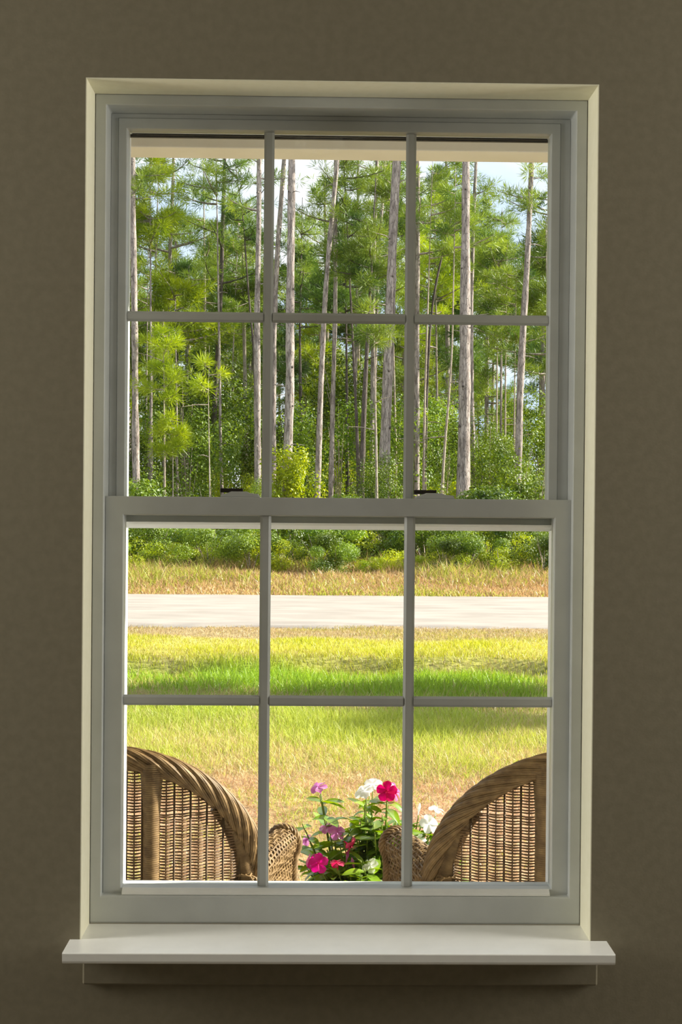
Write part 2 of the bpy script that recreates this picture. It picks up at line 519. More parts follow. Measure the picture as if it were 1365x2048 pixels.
# ------------------------------------------------------------------ window: double hung, six panes to a sash
win = empty('window_1', (0, 0.1, WZ0), label='white vinyl double hung window with six panes in each sash', cat='window', kind='structure')
WO = Vector((0, -0.1, -WZ0))
def wpart(o, parent=win):
    o.matrix_parent_inverse = Matrix.Identity(4)
    return o
def wring(name, rects, mat, parent, bevel=0.0012):
    off = (0.0, 0.1, WZ0)
    return ring(name, [(x0, x1, z0 - WZ0, z1 - WZ0, y - 0.1) for x0, x1, z0, z1, y in rects], mat, parent, bevel)
def wbox(name, x0, x1, y0, y1, z0, z1, mat, parent, bevel=0.0):
    return box(name, x0, x1, y0 - 0.1, y1 - 0.1, z0 - WZ0, z1 - WZ0, mat, parent, bevel)

FY = 0.090                                    # face of the main frame
fi_l, fi_r = at(208.5, 900, FY).x, at(1147.5, 900, FY).x
fi_t, fi_b = at(680, 215.5, FY).z, at(680, 1793, FY).z
UY, LY = 0.143, 0.105                         # faces of upper and lower sash
o0, o1 = -WX + 0.0022, WX - 0.0022
wring('frame', [(o0, o1, WZ0 + 0.0015, WZ1 - 0.0015, FY), (fi_l, fi_r, fi_b, fi_t, FY),
                (fi_l, fi_r, fi_b, fi_t, 0.19), (o0, o1, WZ0 + 0.0015, WZ1 - 0.0015, 0.19)], M['vinyl'], win, 0.0025)
# upper sash and the jamb strip round it
us_l, us_r, us_t = at(235, 600, UY).x, at(1119, 600, UY).x, at(680, 241.5, UY).z
ug_l, ug_r, ug_t = at(251.5, 600, UY).x, at(1101.5, 600, UY).x, at(680, 262, UY).z
us_b = at(680, 1024, UY).z                    # hidden behind the meeting rail
ub = at(680, 1059, 0.170).z
wring('jamb_strip', [(fi_l + .0004, fi_r - .0004, fi_b + .0004, fi_t - .0004, UY + 0.002), (us_l - .0005, us_r + .0005, fi_b + 0.001, us_t + .0005, UY + 0.002),
                     (us_l - .0005, us_r + .0005, fi_b + 0.001, us_t + .0005, 0.188), (fi_l + .0004, fi_r - .0004, fi_b + .0004, fi_t - .0004, 0.188)], M['vinyl'], win, 0.0008)
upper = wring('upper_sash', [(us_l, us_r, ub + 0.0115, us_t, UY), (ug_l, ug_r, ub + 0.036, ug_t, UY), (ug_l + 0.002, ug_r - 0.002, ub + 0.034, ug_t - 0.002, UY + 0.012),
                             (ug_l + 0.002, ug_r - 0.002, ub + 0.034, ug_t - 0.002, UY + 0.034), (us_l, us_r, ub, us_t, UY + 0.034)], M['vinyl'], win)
bs_l, bs_r = at(253.5, 1400, 0.23).x, at(1096, 1400, 0.23).x
bs_b = at(680, 1775, 0.23).z
wring('blind_stop', [(fi_l - .03, fi_r + .03, fi_b - .03, fi_t + .03, 0.1905), (bs_l, bs_r, bs_b, fi_t - .001, 0.1905),
                     (bs_l, bs_r, bs_b, fi_t - .001, 0.236), (fi_l - .03, fi_r + .03, fi_b - .03, fi_t + .03, 0.236)], M['vinyl_lit'], win)
# lower sash
ls_l, ls_r = at(208, 1400, LY).x, at(1140, 1400, LY).x
ls_t, ls_b = at(680, 996, LY).z, at(680, 1792, LY).z
lg_l, lg_r = at(244, 1400, LY).x, at(1107.5, 1400, LY).x
lg_t, lg_b = at(680, 1032, LY).z, at(680, 1777, LY).z
lower = wring('lower_sash', [(ls_l, ls_r, ls_b, ls_t, LY), (lg_l, lg_r, lg_b, lg_t, LY), (lg_l + .0015, lg_r - .0015, lg_b + .002, lg_t - .0015, LY + 0.012),
                             (lg_l + .0015, lg_r - .0015, lg_b + .002, lg_t - .0015, LY + 0.031), (ls_l, ls_r, ls_b, ls_t, LY + 0.031)], M['vinyl'], win)
bm = bmesh.new()                                # foot of the upper sash: lighter vinyl and added slope make it look lit
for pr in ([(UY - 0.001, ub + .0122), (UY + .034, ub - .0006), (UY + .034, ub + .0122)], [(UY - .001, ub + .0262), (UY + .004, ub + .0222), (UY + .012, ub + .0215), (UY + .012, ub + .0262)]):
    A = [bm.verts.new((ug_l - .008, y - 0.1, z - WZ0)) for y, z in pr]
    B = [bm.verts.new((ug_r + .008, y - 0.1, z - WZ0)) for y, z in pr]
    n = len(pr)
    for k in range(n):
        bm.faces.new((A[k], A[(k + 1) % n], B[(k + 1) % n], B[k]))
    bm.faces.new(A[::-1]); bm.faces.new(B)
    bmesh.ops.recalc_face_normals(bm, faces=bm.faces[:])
    bm_obj('check_rail', bm, M['vinyl_lit'], upper)
    bm = bmesh.new()
bm.free()
# lift rail along the foot of the lower sash
lr_l, lr_r = at(243, 1785, LY - .012).x, at(1101, 1785, LY - .012).x
bm = bmesh.new()
zt, zb = at(680, 1776, LY).z, at(680, 1791, LY).z
pr = [(LY - 0.0003, zt), (LY - 0.011, zt - 0.0065), (LY - 0.012, zt - 0.0105), (LY - 0.009, zb + 0.002), (LY - 0.0003, zb + 0.001)]
A = [bm.verts.new((lr_l, y - 0.1, z - WZ0)) for y, z in pr]
B = [bm.verts.new((lr_r, y - 0.1, z - WZ0)) for y, z in pr]
for k in range(5):
    bm.faces.new((A[k], A[(k + 1) % 5], B[(k + 1) % 5], B[k]))
bm.faces.new(A[::-1]); bm.faces.new(B)
bm_obj('lift_rail', bm, M['trim'], lower, bevel=0.0008)  # whiter than the sash: skylight on its top put into the colour
# dark strips filling the gaps each side of the lower sash, dark strip over the upper glass
wbox('gap_strip', fi_l + 0.0002, ls_l - 0.0002, LY + 0.006, LY + 0.03, ls_b, ls_t - 0.003, M['dark_brown'], win)
wbox('gap_strip', ls_r + 0.0002, fi_r - 0.0002, LY + 0.006, LY + 0.03, ls_b, ls_t - 0.003, M['dark_brown'], win)
wbox('head_seal', ug_l + 0.006, ug_r - 0.004, UY + 0.028, UY + 0.031, ug_t - 0.0045, ug_t - 0.002, M['dark_brown'], upper)
wbox('screen_rail', ug_l - 0.02, ug_r + 0.02, 0.180, 0.1875, ug_t - 0.006, ug_t + 0.012, M['dark_brown'], win)

def muntins(parent, y, gl, gr, gb, gt, vx, hz, hw, hh):
    """two upright bars, one cross bar of three lengths, six panes"""
    def bar(nm, x0, x1, z0, z1, vertical):
        bm = bmesh.new()
        if vertical:
            c, h = (x0 + x1) / 2, (x1 - x0) / 2
            pr = [(-h, 0.0), (-h * 0.55, -0.0045), (h * 0.55, -0.0045), (h, 0.0), (h * .55, 0.0045), (-h * .55, 0.0045)]
            A = [bm.verts.new((c + a, y + b - 0.1, z0 - WZ0)) for a, b in pr]
            B = [bm.verts.new((c + a, y + b - 0.1, z1 - WZ0)) for a, b in pr]
        else:
            c, h = (z0 + z1) / 2, (z1 - z0) / 2
            pr = [(-h, 0.0), (-h * 0.55, -0.0045), (h * 0.55, -0.0045), (h, 0.0), (h * .55, 0.0045), (-h * .55, 0.0045)]
            A = [bm.verts.new((x0, y + b - 0.1, c + a - WZ0)) for a, b in pr]
            B = [bm.verts.new((x1, y + b - 0.1, c + a - WZ0)) for a, b in pr]
        for k in range(6):
            bm.faces.new((A[k], A[(k + 1) % 6], B[(k + 1) % 6], B[k]))
        bm.faces.new(A[::-1]); bm.faces.new(B)
        bm_obj(nm, bm, M['vinyl'], parent)
    xs = [gl] + [v for c in vx for v in (c - hw, c + hw)] + [gr]
    for c in vx:
        bar('grille_bar', c - hw, c + hw, gb, gt, True)
    for i in range(3):
        bar('grille_bar', xs[2 * i] - (0 if i == 0 else 0.0006), xs[2 * i + 1] + (0 if i == 2 else 0.0006), hz - hh, hz + hh, False)
    cx = [gl - .001] + list(vx) + [gr + .001]
    cz = [gb - .001, hz, gt + .001]
    for i in range(3):
        for j in range(2):
            wbox('pane', cx[i] + .0001, cx[i + 1] - .0001, y + 0.0062, y + 0.0092, cz[j] + .0001, cz[j + 1] - .0001, M['glass'], parent)

uy, ly = UY + 0.012, LY + 0.012
muntins(upper, uy, ug_l + .002, ug_r - .002, ub + 0.034, ug_t - .002, (at(536.5, 640, uy).x, at(820, 640, uy).x), at(680, 637, uy).z,
        0.5 * (at(546.5, 640, uy).x - at(526, 640, uy).x), 0.5 * (at(680, 627, uy).z - at(680, 647.5, uy).z))
muntins(lower, ly, lg_l + .0015, lg_r - .0015, lg_b + .002, lg_t - .0015, (at(529, 1400, ly).x, at(817, 1400, ly).x), at(680, 1402, ly).z,
        0.5 * (at(540, 1400, ly).x - at(518, 1400, ly).x), 0.5 * (at(680, 1391.5, ly).z - at(680, 1412.5, ly).z))

# cam locks on the meeting rail
for px in (481, 870):
    c = at(px, 996, LY + 0.02)
    bm = bmesh.new()
    z = ls_t - WZ0
    yb = LY + 0.016 - 0.1
    pts = [(-0.036, 0), (-0.036, .0045), (-0.026, .0065), (-0.016, .0105), (0.012, .0105), (0.018, .0075), (0.034, .0062), (0.037, 0)]
    A = [bm.verts.new((c.x + x, yb - 0.009, z + h)) for x, h in pts]
    B = [bm.verts.new((c.x + x, yb + 0.009, z + h)) for x, h in pts]
    for k in range(len(pts)):
        bm.faces.new((A[k], A[(k + 1) % len(pts)], B[(k + 1) % len(pts)], B[k]))
    bm.faces.new(A[::-1]); bm.faces.new(B)
    bm_obj('sash_lock', bm, M['vinyl'], lower, bevel=0.001)
    o = wbox('lock_lever', c.x - 0.038, c.x + 0.004, LY + 0.027, LY + 0.042, ls_t + 0.0085, ls_t + 0.0165, M['dark_brown'], lower, bevel=0.001)
    o['label'] = 'dark lever of the sash lock'

# ------------------------------------------------------------------ ceiling light (seen mirrored in the top middle pane)
lamp = empty('ceiling_light', (-0.04, -1.25, RZ), label='flush ceiling light with three fluted frosted glass shades', cat='lamp')
bm = bmesh.new(); lathe_bm(bm, [(0.09, -0.028), (0.10, -0.02), (0.10, -0.0002)], 32)
bm_obj('mount', bm, M['metal'], lamp, True)
for k in range(3):
    a = 2 * math.pi * k / 3 + 0.5
    cx, cy = 0.12 * math.cos(a), 0.12 * math.sin(a)
    tb = Tubes()
    tb.add([(cx * 0.3, cy * 0.3, -0.02), (cx * 0.7, cy * 0.7, -0.05), (cx, cy, -0.065)], 0.009, 8)
    tb.build('arm', M['metal'], lamp)
    bm = bmesh.new()
    lo = []
    for r, z in ((0.022, -0.06), (0.04, -0.075), (0.06, -0.11), (0.075, -0.16)):
        lo.append([bm.verts.new((cx + r * (1 + .06 * math.cos(8 * t)) * math.cos(t), cy + r * (1 + .06 * math.cos(8 * t)) * math.sin(t), z)) for t in [2 * math.pi * i / 48 for i in range(48)]])
    for p, q in zip(lo, lo[1:]):
        for i in range(48): bm.faces.new((p[i], p[(i + 1) % 48], q[(i + 1) % 48], q[i]))
    bm_obj('lamp_shade', bm, M['lamp_glass'], lamp, True)

# ------------------------------------------------------------------ porch
PF = -0.12                                     # porch floor level
tag(box('porch_floor', -4.0, 4.0, T, 2.35, PF - 0.25, PF, M['concrete'], bevel=0.01), 'pale concrete porch floor under the wicker chairs', 'porch floor', kind='structure')
pb_l = at(680, 299.5, 2.1)
tag(box('porch_beam', -4.0, 1.25, 2.1, 2.24, pb_l.z, pb_l.z + 0.30, M['beam'], bevel=0.004), 'beige beam along the front of the porch roof', 'beam', kind='structure')
tag(box('porch_ceiling', -4.0, 1.25, T, 2.099, pb_l.z + 0.085, pb_l.z + 0.13, M['beam']), 'beige soffit under the porch roof', 'soffit', kind='structure')
tag(box('porch_roof', -4.2, 1.35, T, 2.5, pb_l.z + 0.301, pb_l.z + 0.36, M['siding']), 'roof deck above the porch beam', 'roof', kind='structure')
for x in (-3.6, 1.12):
    tag(box('porch_post', x - 0.06, x + 0.06, 2.11, 2.23, PF, pb_l.z, M['beam'], bevel=0.004),
        'square beige porch post at the %s end of the beam, outside the picture' % ('left' if x < 0 else 'right'), 'post', kind='structure')

# ------------------------------------------------------------------ terrain
GZ = -0.315
def ground_z(x, d):
    """height of the lawn and verge; d is the distance from the camera"""
    x = np.asarray(x, dtype=float); d = np.asarray(d, dtype=float)
    z = np.full(np.broadcast(x, d).shape, GZ)
    def s(a, b, t):
        q = np.clip((t - a) / (b - a), 0, 1); return q * q * (3 - 2 * q)
    edge = 13.75 + 0.16 * np.sin(x * 1.3) + 0.1 * np.sin(x * 3.7 + 1)
    z = z - 0.11 * s(10.2, 12.6, d) + 0.16 * s(edge, edge + 0.35, d) - 0.05 * s(15.0, 18.0, d)
    z = z + 0.018 * np.sin(x * 2.1 + d * 1.7) * np.sin(d * 2.9 - x) * s(25, 17, d)
    z = z + 0.10 * s(25, 31, d) + 0.45 * s(33, 60, d)
    return z

def fbm(x, y, seed=0, f=1.0):
    """cheap smooth noise in [0, 1]"""
    r = np.random.default_rng(seed)
    out = np.zeros(np.broadcast(x, y).shape); tot = 0
    for k in range(7):
        a = r.uniform(0, 2 * math.pi); p = r.uniform(0, 6.3); q = r.uniform(0, 6.3); ff = f * (1.55 ** k)
        w = 0.75 ** k
        out += w * np.sin(ff * (x * math.cos(a) + y * math.sin(a)) + p) * np.sin(ff * 0.83 * (-x * math.sin(a) + y * math.cos(a)) + q)
        tot += w
    return np.clip(0.5 + out / tot * 1.1, 0, 1)

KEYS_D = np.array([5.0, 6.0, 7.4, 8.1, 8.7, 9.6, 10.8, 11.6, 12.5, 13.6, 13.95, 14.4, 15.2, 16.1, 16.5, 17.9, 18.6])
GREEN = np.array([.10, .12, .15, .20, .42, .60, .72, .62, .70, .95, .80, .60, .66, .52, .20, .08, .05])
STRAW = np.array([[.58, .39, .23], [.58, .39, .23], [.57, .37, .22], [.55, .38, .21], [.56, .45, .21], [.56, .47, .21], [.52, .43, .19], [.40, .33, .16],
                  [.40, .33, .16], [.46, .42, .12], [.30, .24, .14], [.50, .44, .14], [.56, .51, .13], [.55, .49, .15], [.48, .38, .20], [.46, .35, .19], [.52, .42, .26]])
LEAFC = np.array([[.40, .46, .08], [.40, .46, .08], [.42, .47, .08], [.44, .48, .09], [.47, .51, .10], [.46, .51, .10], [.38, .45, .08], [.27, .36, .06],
                  [.25, .36, .05], [.29, .44, .05], [.36, .38, .06], [.46, .47, .06], [.50, .51, .06], [.48, .49, .07], [.44, .40, .1], [.42, .38, .1], [.4, .36, .12]])  # straw and leaf colours mid lawn are darkened to carry the tree shade

def zone(d, arr):
    if arr.ndim == 1:
        return np.interp(d, KEYS_D, arr)
    return np.stack([np.interp(d, KEYS_D, arr[:, k]) for k in range(3)], -1)

def grid_mesh(name, xs, ds, colf):
    X, Dd = np.meshgrid(xs, ds)
    Z = ground_z(X, Dd)
    v = np.stack([X, Dd - 2.4, Z], -1).reshape(-1, 3)
    nx, ny = len(xs), len(ds)
    i = (np.arange(ny - 1)[:, None] * nx + np.arange(nx - 1)[None, :]).ravel()
    tri = np.concatenate([np.stack([i, i + 1, i + nx + 1], -1), np.stack([i, i + nx + 1, i + nx], -1)])
    return arrays_mesh(name, v, tri, colf(X, Dd).reshape(-1, 3))

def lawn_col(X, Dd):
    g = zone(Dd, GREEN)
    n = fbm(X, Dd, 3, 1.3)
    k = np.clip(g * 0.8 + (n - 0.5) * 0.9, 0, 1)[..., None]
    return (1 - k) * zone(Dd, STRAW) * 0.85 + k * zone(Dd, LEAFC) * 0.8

def near_seg(lo, hi, n): return np.linspace(lo, hi, n)
lawn_x = np.concatenate([np.linspace(-30, -5, 12, endpoint=False), np.linspace(-5, 5, 120), np.linspace(5, 30, 13)[1:]])
o = link_mesh('lawn', grid_mesh('lawn', lawn_x, np.linspace(4.7, 18.25, 200), lawn_col), M['ground'], None, True)
tag(o, 'lawn soil and thatch between the porch and the road', 'lawn', kind='structure')

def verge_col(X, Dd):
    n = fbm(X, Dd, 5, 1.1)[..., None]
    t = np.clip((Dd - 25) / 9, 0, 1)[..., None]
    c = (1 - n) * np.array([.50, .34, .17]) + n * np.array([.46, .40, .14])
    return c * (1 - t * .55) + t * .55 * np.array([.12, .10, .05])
verge_x = np.concatenate([np.linspace(-60, -12, 20, endpoint=False), np.linspace(-12, 12, 90), np.linspace(12, 60, 20)[1:]])
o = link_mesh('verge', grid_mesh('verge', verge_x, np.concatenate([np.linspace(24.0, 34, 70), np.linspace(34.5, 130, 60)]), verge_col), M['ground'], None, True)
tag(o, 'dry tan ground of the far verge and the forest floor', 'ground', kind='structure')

# road with a ragged near edge
xs = np.linspace(-60, 60, 601)
e0 = 17.95 + 0.10 * fbm(xs, xs * 0, 9, 1.2) + 0.08 * fbm(xs, xs * 0, 10, 4.0)
e1 = 24.2 + 0.08 * fbm(xs, xs * 0, 11, 2.0)
rows = []
for t in np.array([0, .004, .12, .3, .5, .7, .88, .996, 1]):
    d = e0 * (1 - t) + e1 * t
    rows.append(np.stack([xs, d - 2.4, np.full_like(xs, GZ - 0.04 if t in (0, 1) else GZ + 0.012 + 0.05 * math.sin(math.pi * t))], -1))
v = np.concatenate(rows); nx = len(xs)
i = (np.arange(8)[:, None] * nx + np.arange(nx - 1)[None, :]).ravel()
tri = np.concatenate([np.stack([i, i + 1, i + nx + 1], -1), np.stack([i, i + nx + 1, i + nx], -1)])
o = link_mesh('road', arrays_mesh('road', v, tri), M['asphalt'], None, True)
tag(o, 'pale grey paved road running across the view', 'road', kind='structure')

# ------------------------------------------------------------------ grass
def blades(name, n, dfun, hfun, wfun, colf, leanf, xspan=0.19, keep=None):
    d = dfun(n)
    x = -0.04 + 0.014 * d + rng.uniform(-1, 1, n) * (xspan * d + 0.5)
    if keep is not None:
        k = keep(x, d); x, d = x[k], d[k]; n = len(x)
    h = hfun(x, d) * rng.uniform(0.55, 1.3, n)
    w = wfun(d) * rng.uniform(0.7, 1.3, n)
    z = ground_z(x, d) - 0.006
    a = rng.uniform(0, 2 * math.pi, n)                 # facing
    la = rng.uniform(0, 2 * math.pi, n)                # leaning direction
    ln = leanf(x, d) * rng.uniform(0.2, 1.3, n)
    base = np.stack([x, d - 2.4, z], -1)
    side = np.stack([np.cos(a), np.sin(a), np.zeros(n)], -1) * w[:, None] / 2
    ld = np.stack([np.cos(la), np.sin(la), np.zeros(n)], -1)
    upv = np.array([0, 0, 1.0])
    c = np.clip(1 - 0.35 * ln, 0.15, 1)
    mid = base + ld * (ln * h * 0.35)[:, None] + upv * (h * 0.55 * np.clip(c + .1, 0, 1))[:, None]
    tip = base + ld * (ln * h)[:, None] + upv * (h * c)[:, None]
    v = np.stack([base - side, base + side, mid - side * 0.75, mid + side * 0.75, tip], 1).reshape(-1, 3)
    q = np.arange(n)[:, None] * 5
    tri = np.concatenate([q + [0, 1, 3], q + [0, 3, 2], q + [2, 3, 4]])
    col = np.repeat(colf(x, d), 5, axis=0)
    return link_mesh(name, arrays_mesh(name, v, tri, col), M['grass'])

def lawn_blade_col(x, d):
    g = zone(d, GREEN)
    nz = fbm(x, d, 3, 1.3)
    p = np.clip(g + (nz - 0.5) * 1.1, 0.03, 0.98)
    k = (rng.uniform(0, 1, len(x)) < p)[:, None]
    c = np.where(k, zone(d, LEAFC), zone(d, STRAW))
    return c * rng.uniform(0.75, 1.25, (len(x), 1))
def lawn_h(x, d):
    g = zone(d, GREEN)
    h = np.interp(d, [5, 7.5, 8.5, 10, 11.5, 13.6, 14.0, 16, 18], [.035, .045, .075, .10, .10, .13, .07, .055, .035])
    return h * (0.55 + 0.9 * fbm(x, d, 3, 1.3))
def sq(lo, hi):
    return lambda n: np.sqrt(rng.uniform(lo * lo, hi * hi, n))
lean = lambda x, d: np.interp(d, [5, 8, 9, 14, 18], [1.7, 1.4, .7, .6, .8])
g1 = blades('lawn_grass', 95000, sq(5.5, 10.5), lawn_h, lambda d: 0.0045 + 0 * d, lawn_blade_col, lean)
tag(g1, 'thin straw and green grass of the lawn nearest the porch', 'grass', kind='stuff')
g2 = blades('lawn_grass', 80000, sq(10.4, 18.2), lawn_h, lambda d: 0.008 + 0 * d, lawn_blade_col, lean)
tag(g2, 'longer green and yellow grass of the lawn towards the road', 'grass', kind='stuff')

def verge_blade_col(x, d):
    n = len(x)
    k = rng.uniform(0, 1, n)
    green = np.clip(0.28 + (d - 26) * 0.03 + (fbm(x, d, 6, 1.0) - .5) * 0.9, 0.05, 0.9)
    red = fbm(x, d, 8, 0.8)
    straw = np.array([.50, .36, .17])[None] * (1 - red[:, None] * .35) + np.array([.42, .24, .14])[None] * red[:, None] * .35
    c = np.where((k < green)[:, None], np.array([[.40, .42, .08]]), straw)
    return c * rng.uniform(0.7, 1.25, (n, 1))
vh = lambda x, d: np.interp(d, [24, 24.6, 27, 31, 35], [.05, .14, .24, .45, .6]) * (0.4 + 1.1 * fbm(x, d, 6, 1.0))
g3 = blades('verge_grass', 60000, sq(24.1, 34.5), vh, lambda d: 0.022 + 0 * d, verge_blade_col, lambda x, d: 0.8 + 0 * x)
tag(g3, 'dry tan and yellow grass on the far side of the road', 'grass', kind='stuff')

# ------------------------------------------------------------------ foliage builders
def unit(v):
    return v / (np.linalg.norm(v, axis=-1, keepdims=True) + 1e-9)

def needle_mesh(name, centers, dirs, size, per, width):
    """bursts of needles: per needles at each centre, spread round a direction"""
    n = len(centers)
    c = np.repeat(centers, per, axis=0)
    dd = np.repeat(dirs, per, axis=0)
    sz = np.repeat(np.broadcast_to(size, (n,)), per)
    j = unit(rng.normal(size=(n * per, 3)))
    nd = unit(dd * 0.75 + j)
    L = sz * rng.uniform(0.6, 1.15, n * per)
    start = c + j * (0.10 * sz)[:, None]
    side = unit(np.cross(nd, rng.normal(size=(n * per, 3)))) * (width * sz * 0.5)[:, None]
    tip = start + nd * L[:, None]
    midp = start + nd * (L * 0.55)[:, None]
    v = np.stack([start, midp - side, midp + side, tip], 1).reshape(-1, 3)
    q = np.arange(n * per)[:, None] * 4
    tri = np.concatenate([q + [0, 2, 1], q + [1, 2, 3]])
    return arrays_mesh(name, v, tri)

def leaf_mesh(name, centers, normals, size, aspect=0.5):
    """pointed oval leaves, folded along the midrib"""
    n = len(centers)
    ax = unit(np.cross(normals, rng.normal(size=(n, 3))))
    sd = np.cross(normals, ax)
    s = size * rng.uniform(0.6, 1.3, n)
    L = ax * s[:, None]
    W = sd * (s * aspect * 0.5)[:, None]
    nu = normals * (s * 0.12)[:, None]
    v = np.stack([centers, centers + L * .45 + W + nu, centers + L, centers + L * .45 - W + nu], 1).reshape(-1, 3)
    q = np.arange(n)[:, None] * 4
    tri = np.concatenate([q + [0, 1, 2], q + [0, 2, 3]])
    return arrays_mesh(name, v, tri)

def trunk_tube(tb, pts, r0, r1, sides=10, wob=0.06, seg=26):
    pts = np.asarray(pts, dtype=float)
    s = np.concatenate([[0], np.cumsum(np.linalg.norm(np.diff(pts, axis=0), axis=1))])
    t = np.linspace(0, s[-1], seg)
    P = np.stack([np.interp(t, s, pts[:, k]) for k in range(3)], -1)
    # round the corners of the polyline
    for _ in range(2):
        P[1:-1] = 0.25 * P[:-2] + 0.5 * P[1:-1] + 0.25 * P[2:]
    rad = np.linspace(r0, r1, seg) * (1 + wob * rng.normal(size=seg))
    tb.add(P, rad, sides)
    return P

def crown_points(P, z_lo, z_hi, n_br, b_len, tufts, droop=0.1):
    """branches off the trunk line P between two heights, and where their needle tufts sit"""
    brs, cen, dr = [], [], []
    zt = P[:, 2]
    for _ in range(n_br):
        z = rng.uniform(z_lo, z_hi)
        if z > zt.max() - 0.05: z = zt.max() - rng.uniform(0.05, 0.4)
        b = np.array([np.interp(z, zt, P[:, 0]), np.interp(z, zt, P[:, 1]), z])
        a = rng.uniform(0, 2 * math.pi)
        f = 1 - 0.55 * (z - z_lo) / max(0.1, z_hi - z_lo)
        L = b_len * f * rng.uniform(0.55, 1.15)
        out = np.array([math.cos(a), math.sin(a), rng.uniform(-0.05, 0.35)])
        k = np.linspace(0, 1, 6)[:, None]
        pts = b + out * L * k + np.array([0, 0, 1.0]) * (L * 0.22 * k * k - droop * L * k) + np.array([-math.sin(a), math.cos(a), 0]) * L * 0.15 * np.sin(k * 2.5) * rng.uniform(-1, 1)
        brs.append((pts, 0.028 * L ** 0.6))
        m = max(3, int(tufts * 1.6 * f))
        t = rng.uniform(0.25, 1.0, m)
        q = np.stack([np.interp(t, k[:, 0], pts[:, i]) for i in range(3)], -1)
        spread = 0.26 * L * (0.35 + 0.65 * t)[:, None]
        off = rng.normal(size=(m, 3)) * spread * np.array([0.6, 0.6, 0.34])
        cen.append(q + off)
        dr.append(unit(out[None] * 0.7 + off / (np.abs(off).max() + 1e-6) + np.array([0, 0, 0.55])))
    return brs, np.concatenate(cen), np.concatenate(dr)

def pine(label, line, w, d, crowns=(), mat='bark', leaf='needles', top=15.0, tuft=0.30, group='pines at the edge of the wood', name='pine_tree', taper=0.6, snag=False, boughs=(), scars=0):
    """line: (px, py) down the trunk; w: trunk width in pixels at its foot; d: distance from the camera; crowns: (z_lo, z_hi, branches, length, tufts)"""
    y = d - 2.4
    pts = [np.array(at(px, py, y)) for px, py in line]
    foot = pts[-1].copy()
    low = pts[-2]
    gz = float(ground_z(foot[0], d))
    # carry the trunk down to the ground and up out of view
    if foot[2] > gz:
        s = (foot[:2] - low[:2]) / min(-0.3, (foot[2] - low[2]))
        e = foot.copy(); e[:2] += s * (gz - 0.05 - foot[2]) * 0.5; e[2] = gz - 0.05
        pts.append(e)
    pts = pts[::-1]
    if not snag and pts[-1][2] < top:
        e = pts[-1].copy(); v = pts[-1] - pts[-2]
        e[:2] += np.clip(v[:2] / max(v[2], 0.3), -0.06, 0.06) * (top - e[2]); e[2] = top
        pts.append(e)
    pts = np.array(pts)
    org = pts[0].copy()
    root = empty(name, org, label=label, cat='tree', group=group)
    r0 = w * d / F_PX / 2
    tb = Tubes()
    P = trunk_tube(tb, pts - org, r0 * 1.08, r0 * (0.12 if top < 14.2 and not snag else taper), seg=30)
    tb.build('trunk', M[mat], root)
    bt, cs, ds = Tubes(), [], []
    for (z0, z1, nb, bl, tf) in crowns:
        br, c_, d_ = crown_points(P, z0 - org[2], z1 - org[2], nb, bl, tf)
        for p_, r_ in br:
            bt.add(p_, np.linspace(r_, r_ * 0.3, len(p_)), 4, False)
        cs.append(c_); ds.append(d_)
    for bo in boughs:                                     # crooked bare boughs that stand out
        q_ = np.array([np.array(at(px_, py_, y)) - org for px_, py_ in bo])
        bt.add(q_, np.linspace(r0 * .55, r0 * .18, len(q_)), 5, False)
    if scars:                                             # dark knots where branches fell off
        sc_ = Tubes()
        for i_ in range(scars):
            k = 2 + int(26 * (i_ + rs0.uniform(.1, .9)) / scars)
            a = -math.pi / 2 + rs0.uniform(-1.1, 1.1)
            rk = r0 * (1.06 - (1.06 - taper) * k / 29)
            p = P[k] + np.array([math.cos(a), math.sin(a), 0]) * rk * 0.82
            q = np.array([math.cos(a), math.sin(a), .25])
            sc_.add([p, p + q * rk * .22, p + q * rk * .34], [rk * .34, rk * .26, rk * .08], 7)
        o = sc_.build('branch_scars', M['bark_dark'], root); o['kind'] = 'stuff'
    for _ in range(3):                                    # bare dead stubs low on the trunk
        k = rng.integers(4, 24); a = rng.uniform(0, 6.28); L = rng.uniform(0.3, 0.9)
        p = P[k]; q = np.array([math.cos(a), math.sin(a), rng.uniform(-.1, .4)])
        bt.add([p, p + q * L * .5, p + q * L + np.array([0, 0, -.06])], [0.018, 0.013, 0.006], 4, False)
    o = bt.build('branches', M[mat], root); o['kind'] = 'stuff'
    if cs:
        me = needle_mesh('foliage', np.concatenate(cs), np.concatenate(ds), tuft, 22, 0.055)
        o = link_mesh('foliage', me, M[leaf], root); o['kind'] = 'stuff'
    return root

rs0 = random.Random(3)
TOP = (12.0, 15.0, 9, 1.8, 9)
# ------------------------------------------------------------------ the trunks that stand out, left to right
pine('pale lit pine trunk nearest the left edge of the glass, standing almost straight', [(265, 296), (267, 480), (270, 700), (271, 900), (276, 1085)], 15, 38, [TOP, (8.4, 11.2, 7, 1.5, 12)], scars=8)
pine('thin grey pine half hidden behind the pale trunk at the far left', [(256, 620), (257, 760), (258, 900), (258, 1040)], 8, 46, [(13, 15, 6, 1.8, 8)], top=15)
pine('slim grey pine with a dark upper trunk, second large one from the left', [(348, 296), (345, 400), (341, 470), (338, 600), (331, 800), (328, 1000)], 9, 47, [TOP, (9.2, 12.4, 9, 1.9, 16)])
pine('slender pale sapling between the first and second pines from the left', [(296, 560), (294, 700), (292, 830), (291, 960)], 6, 52, [(8.5, 11.5, 10, 1.6, 14)], top=12)
pine('grey pine with a crooked middle, just right of the leftmost pale trunk', [(312, 520), (308, 650), (303, 790), (299, 900), (300, 1010)], 9, 45, [(9.0, 12.5, 10, 1.7, 14)], top=13)
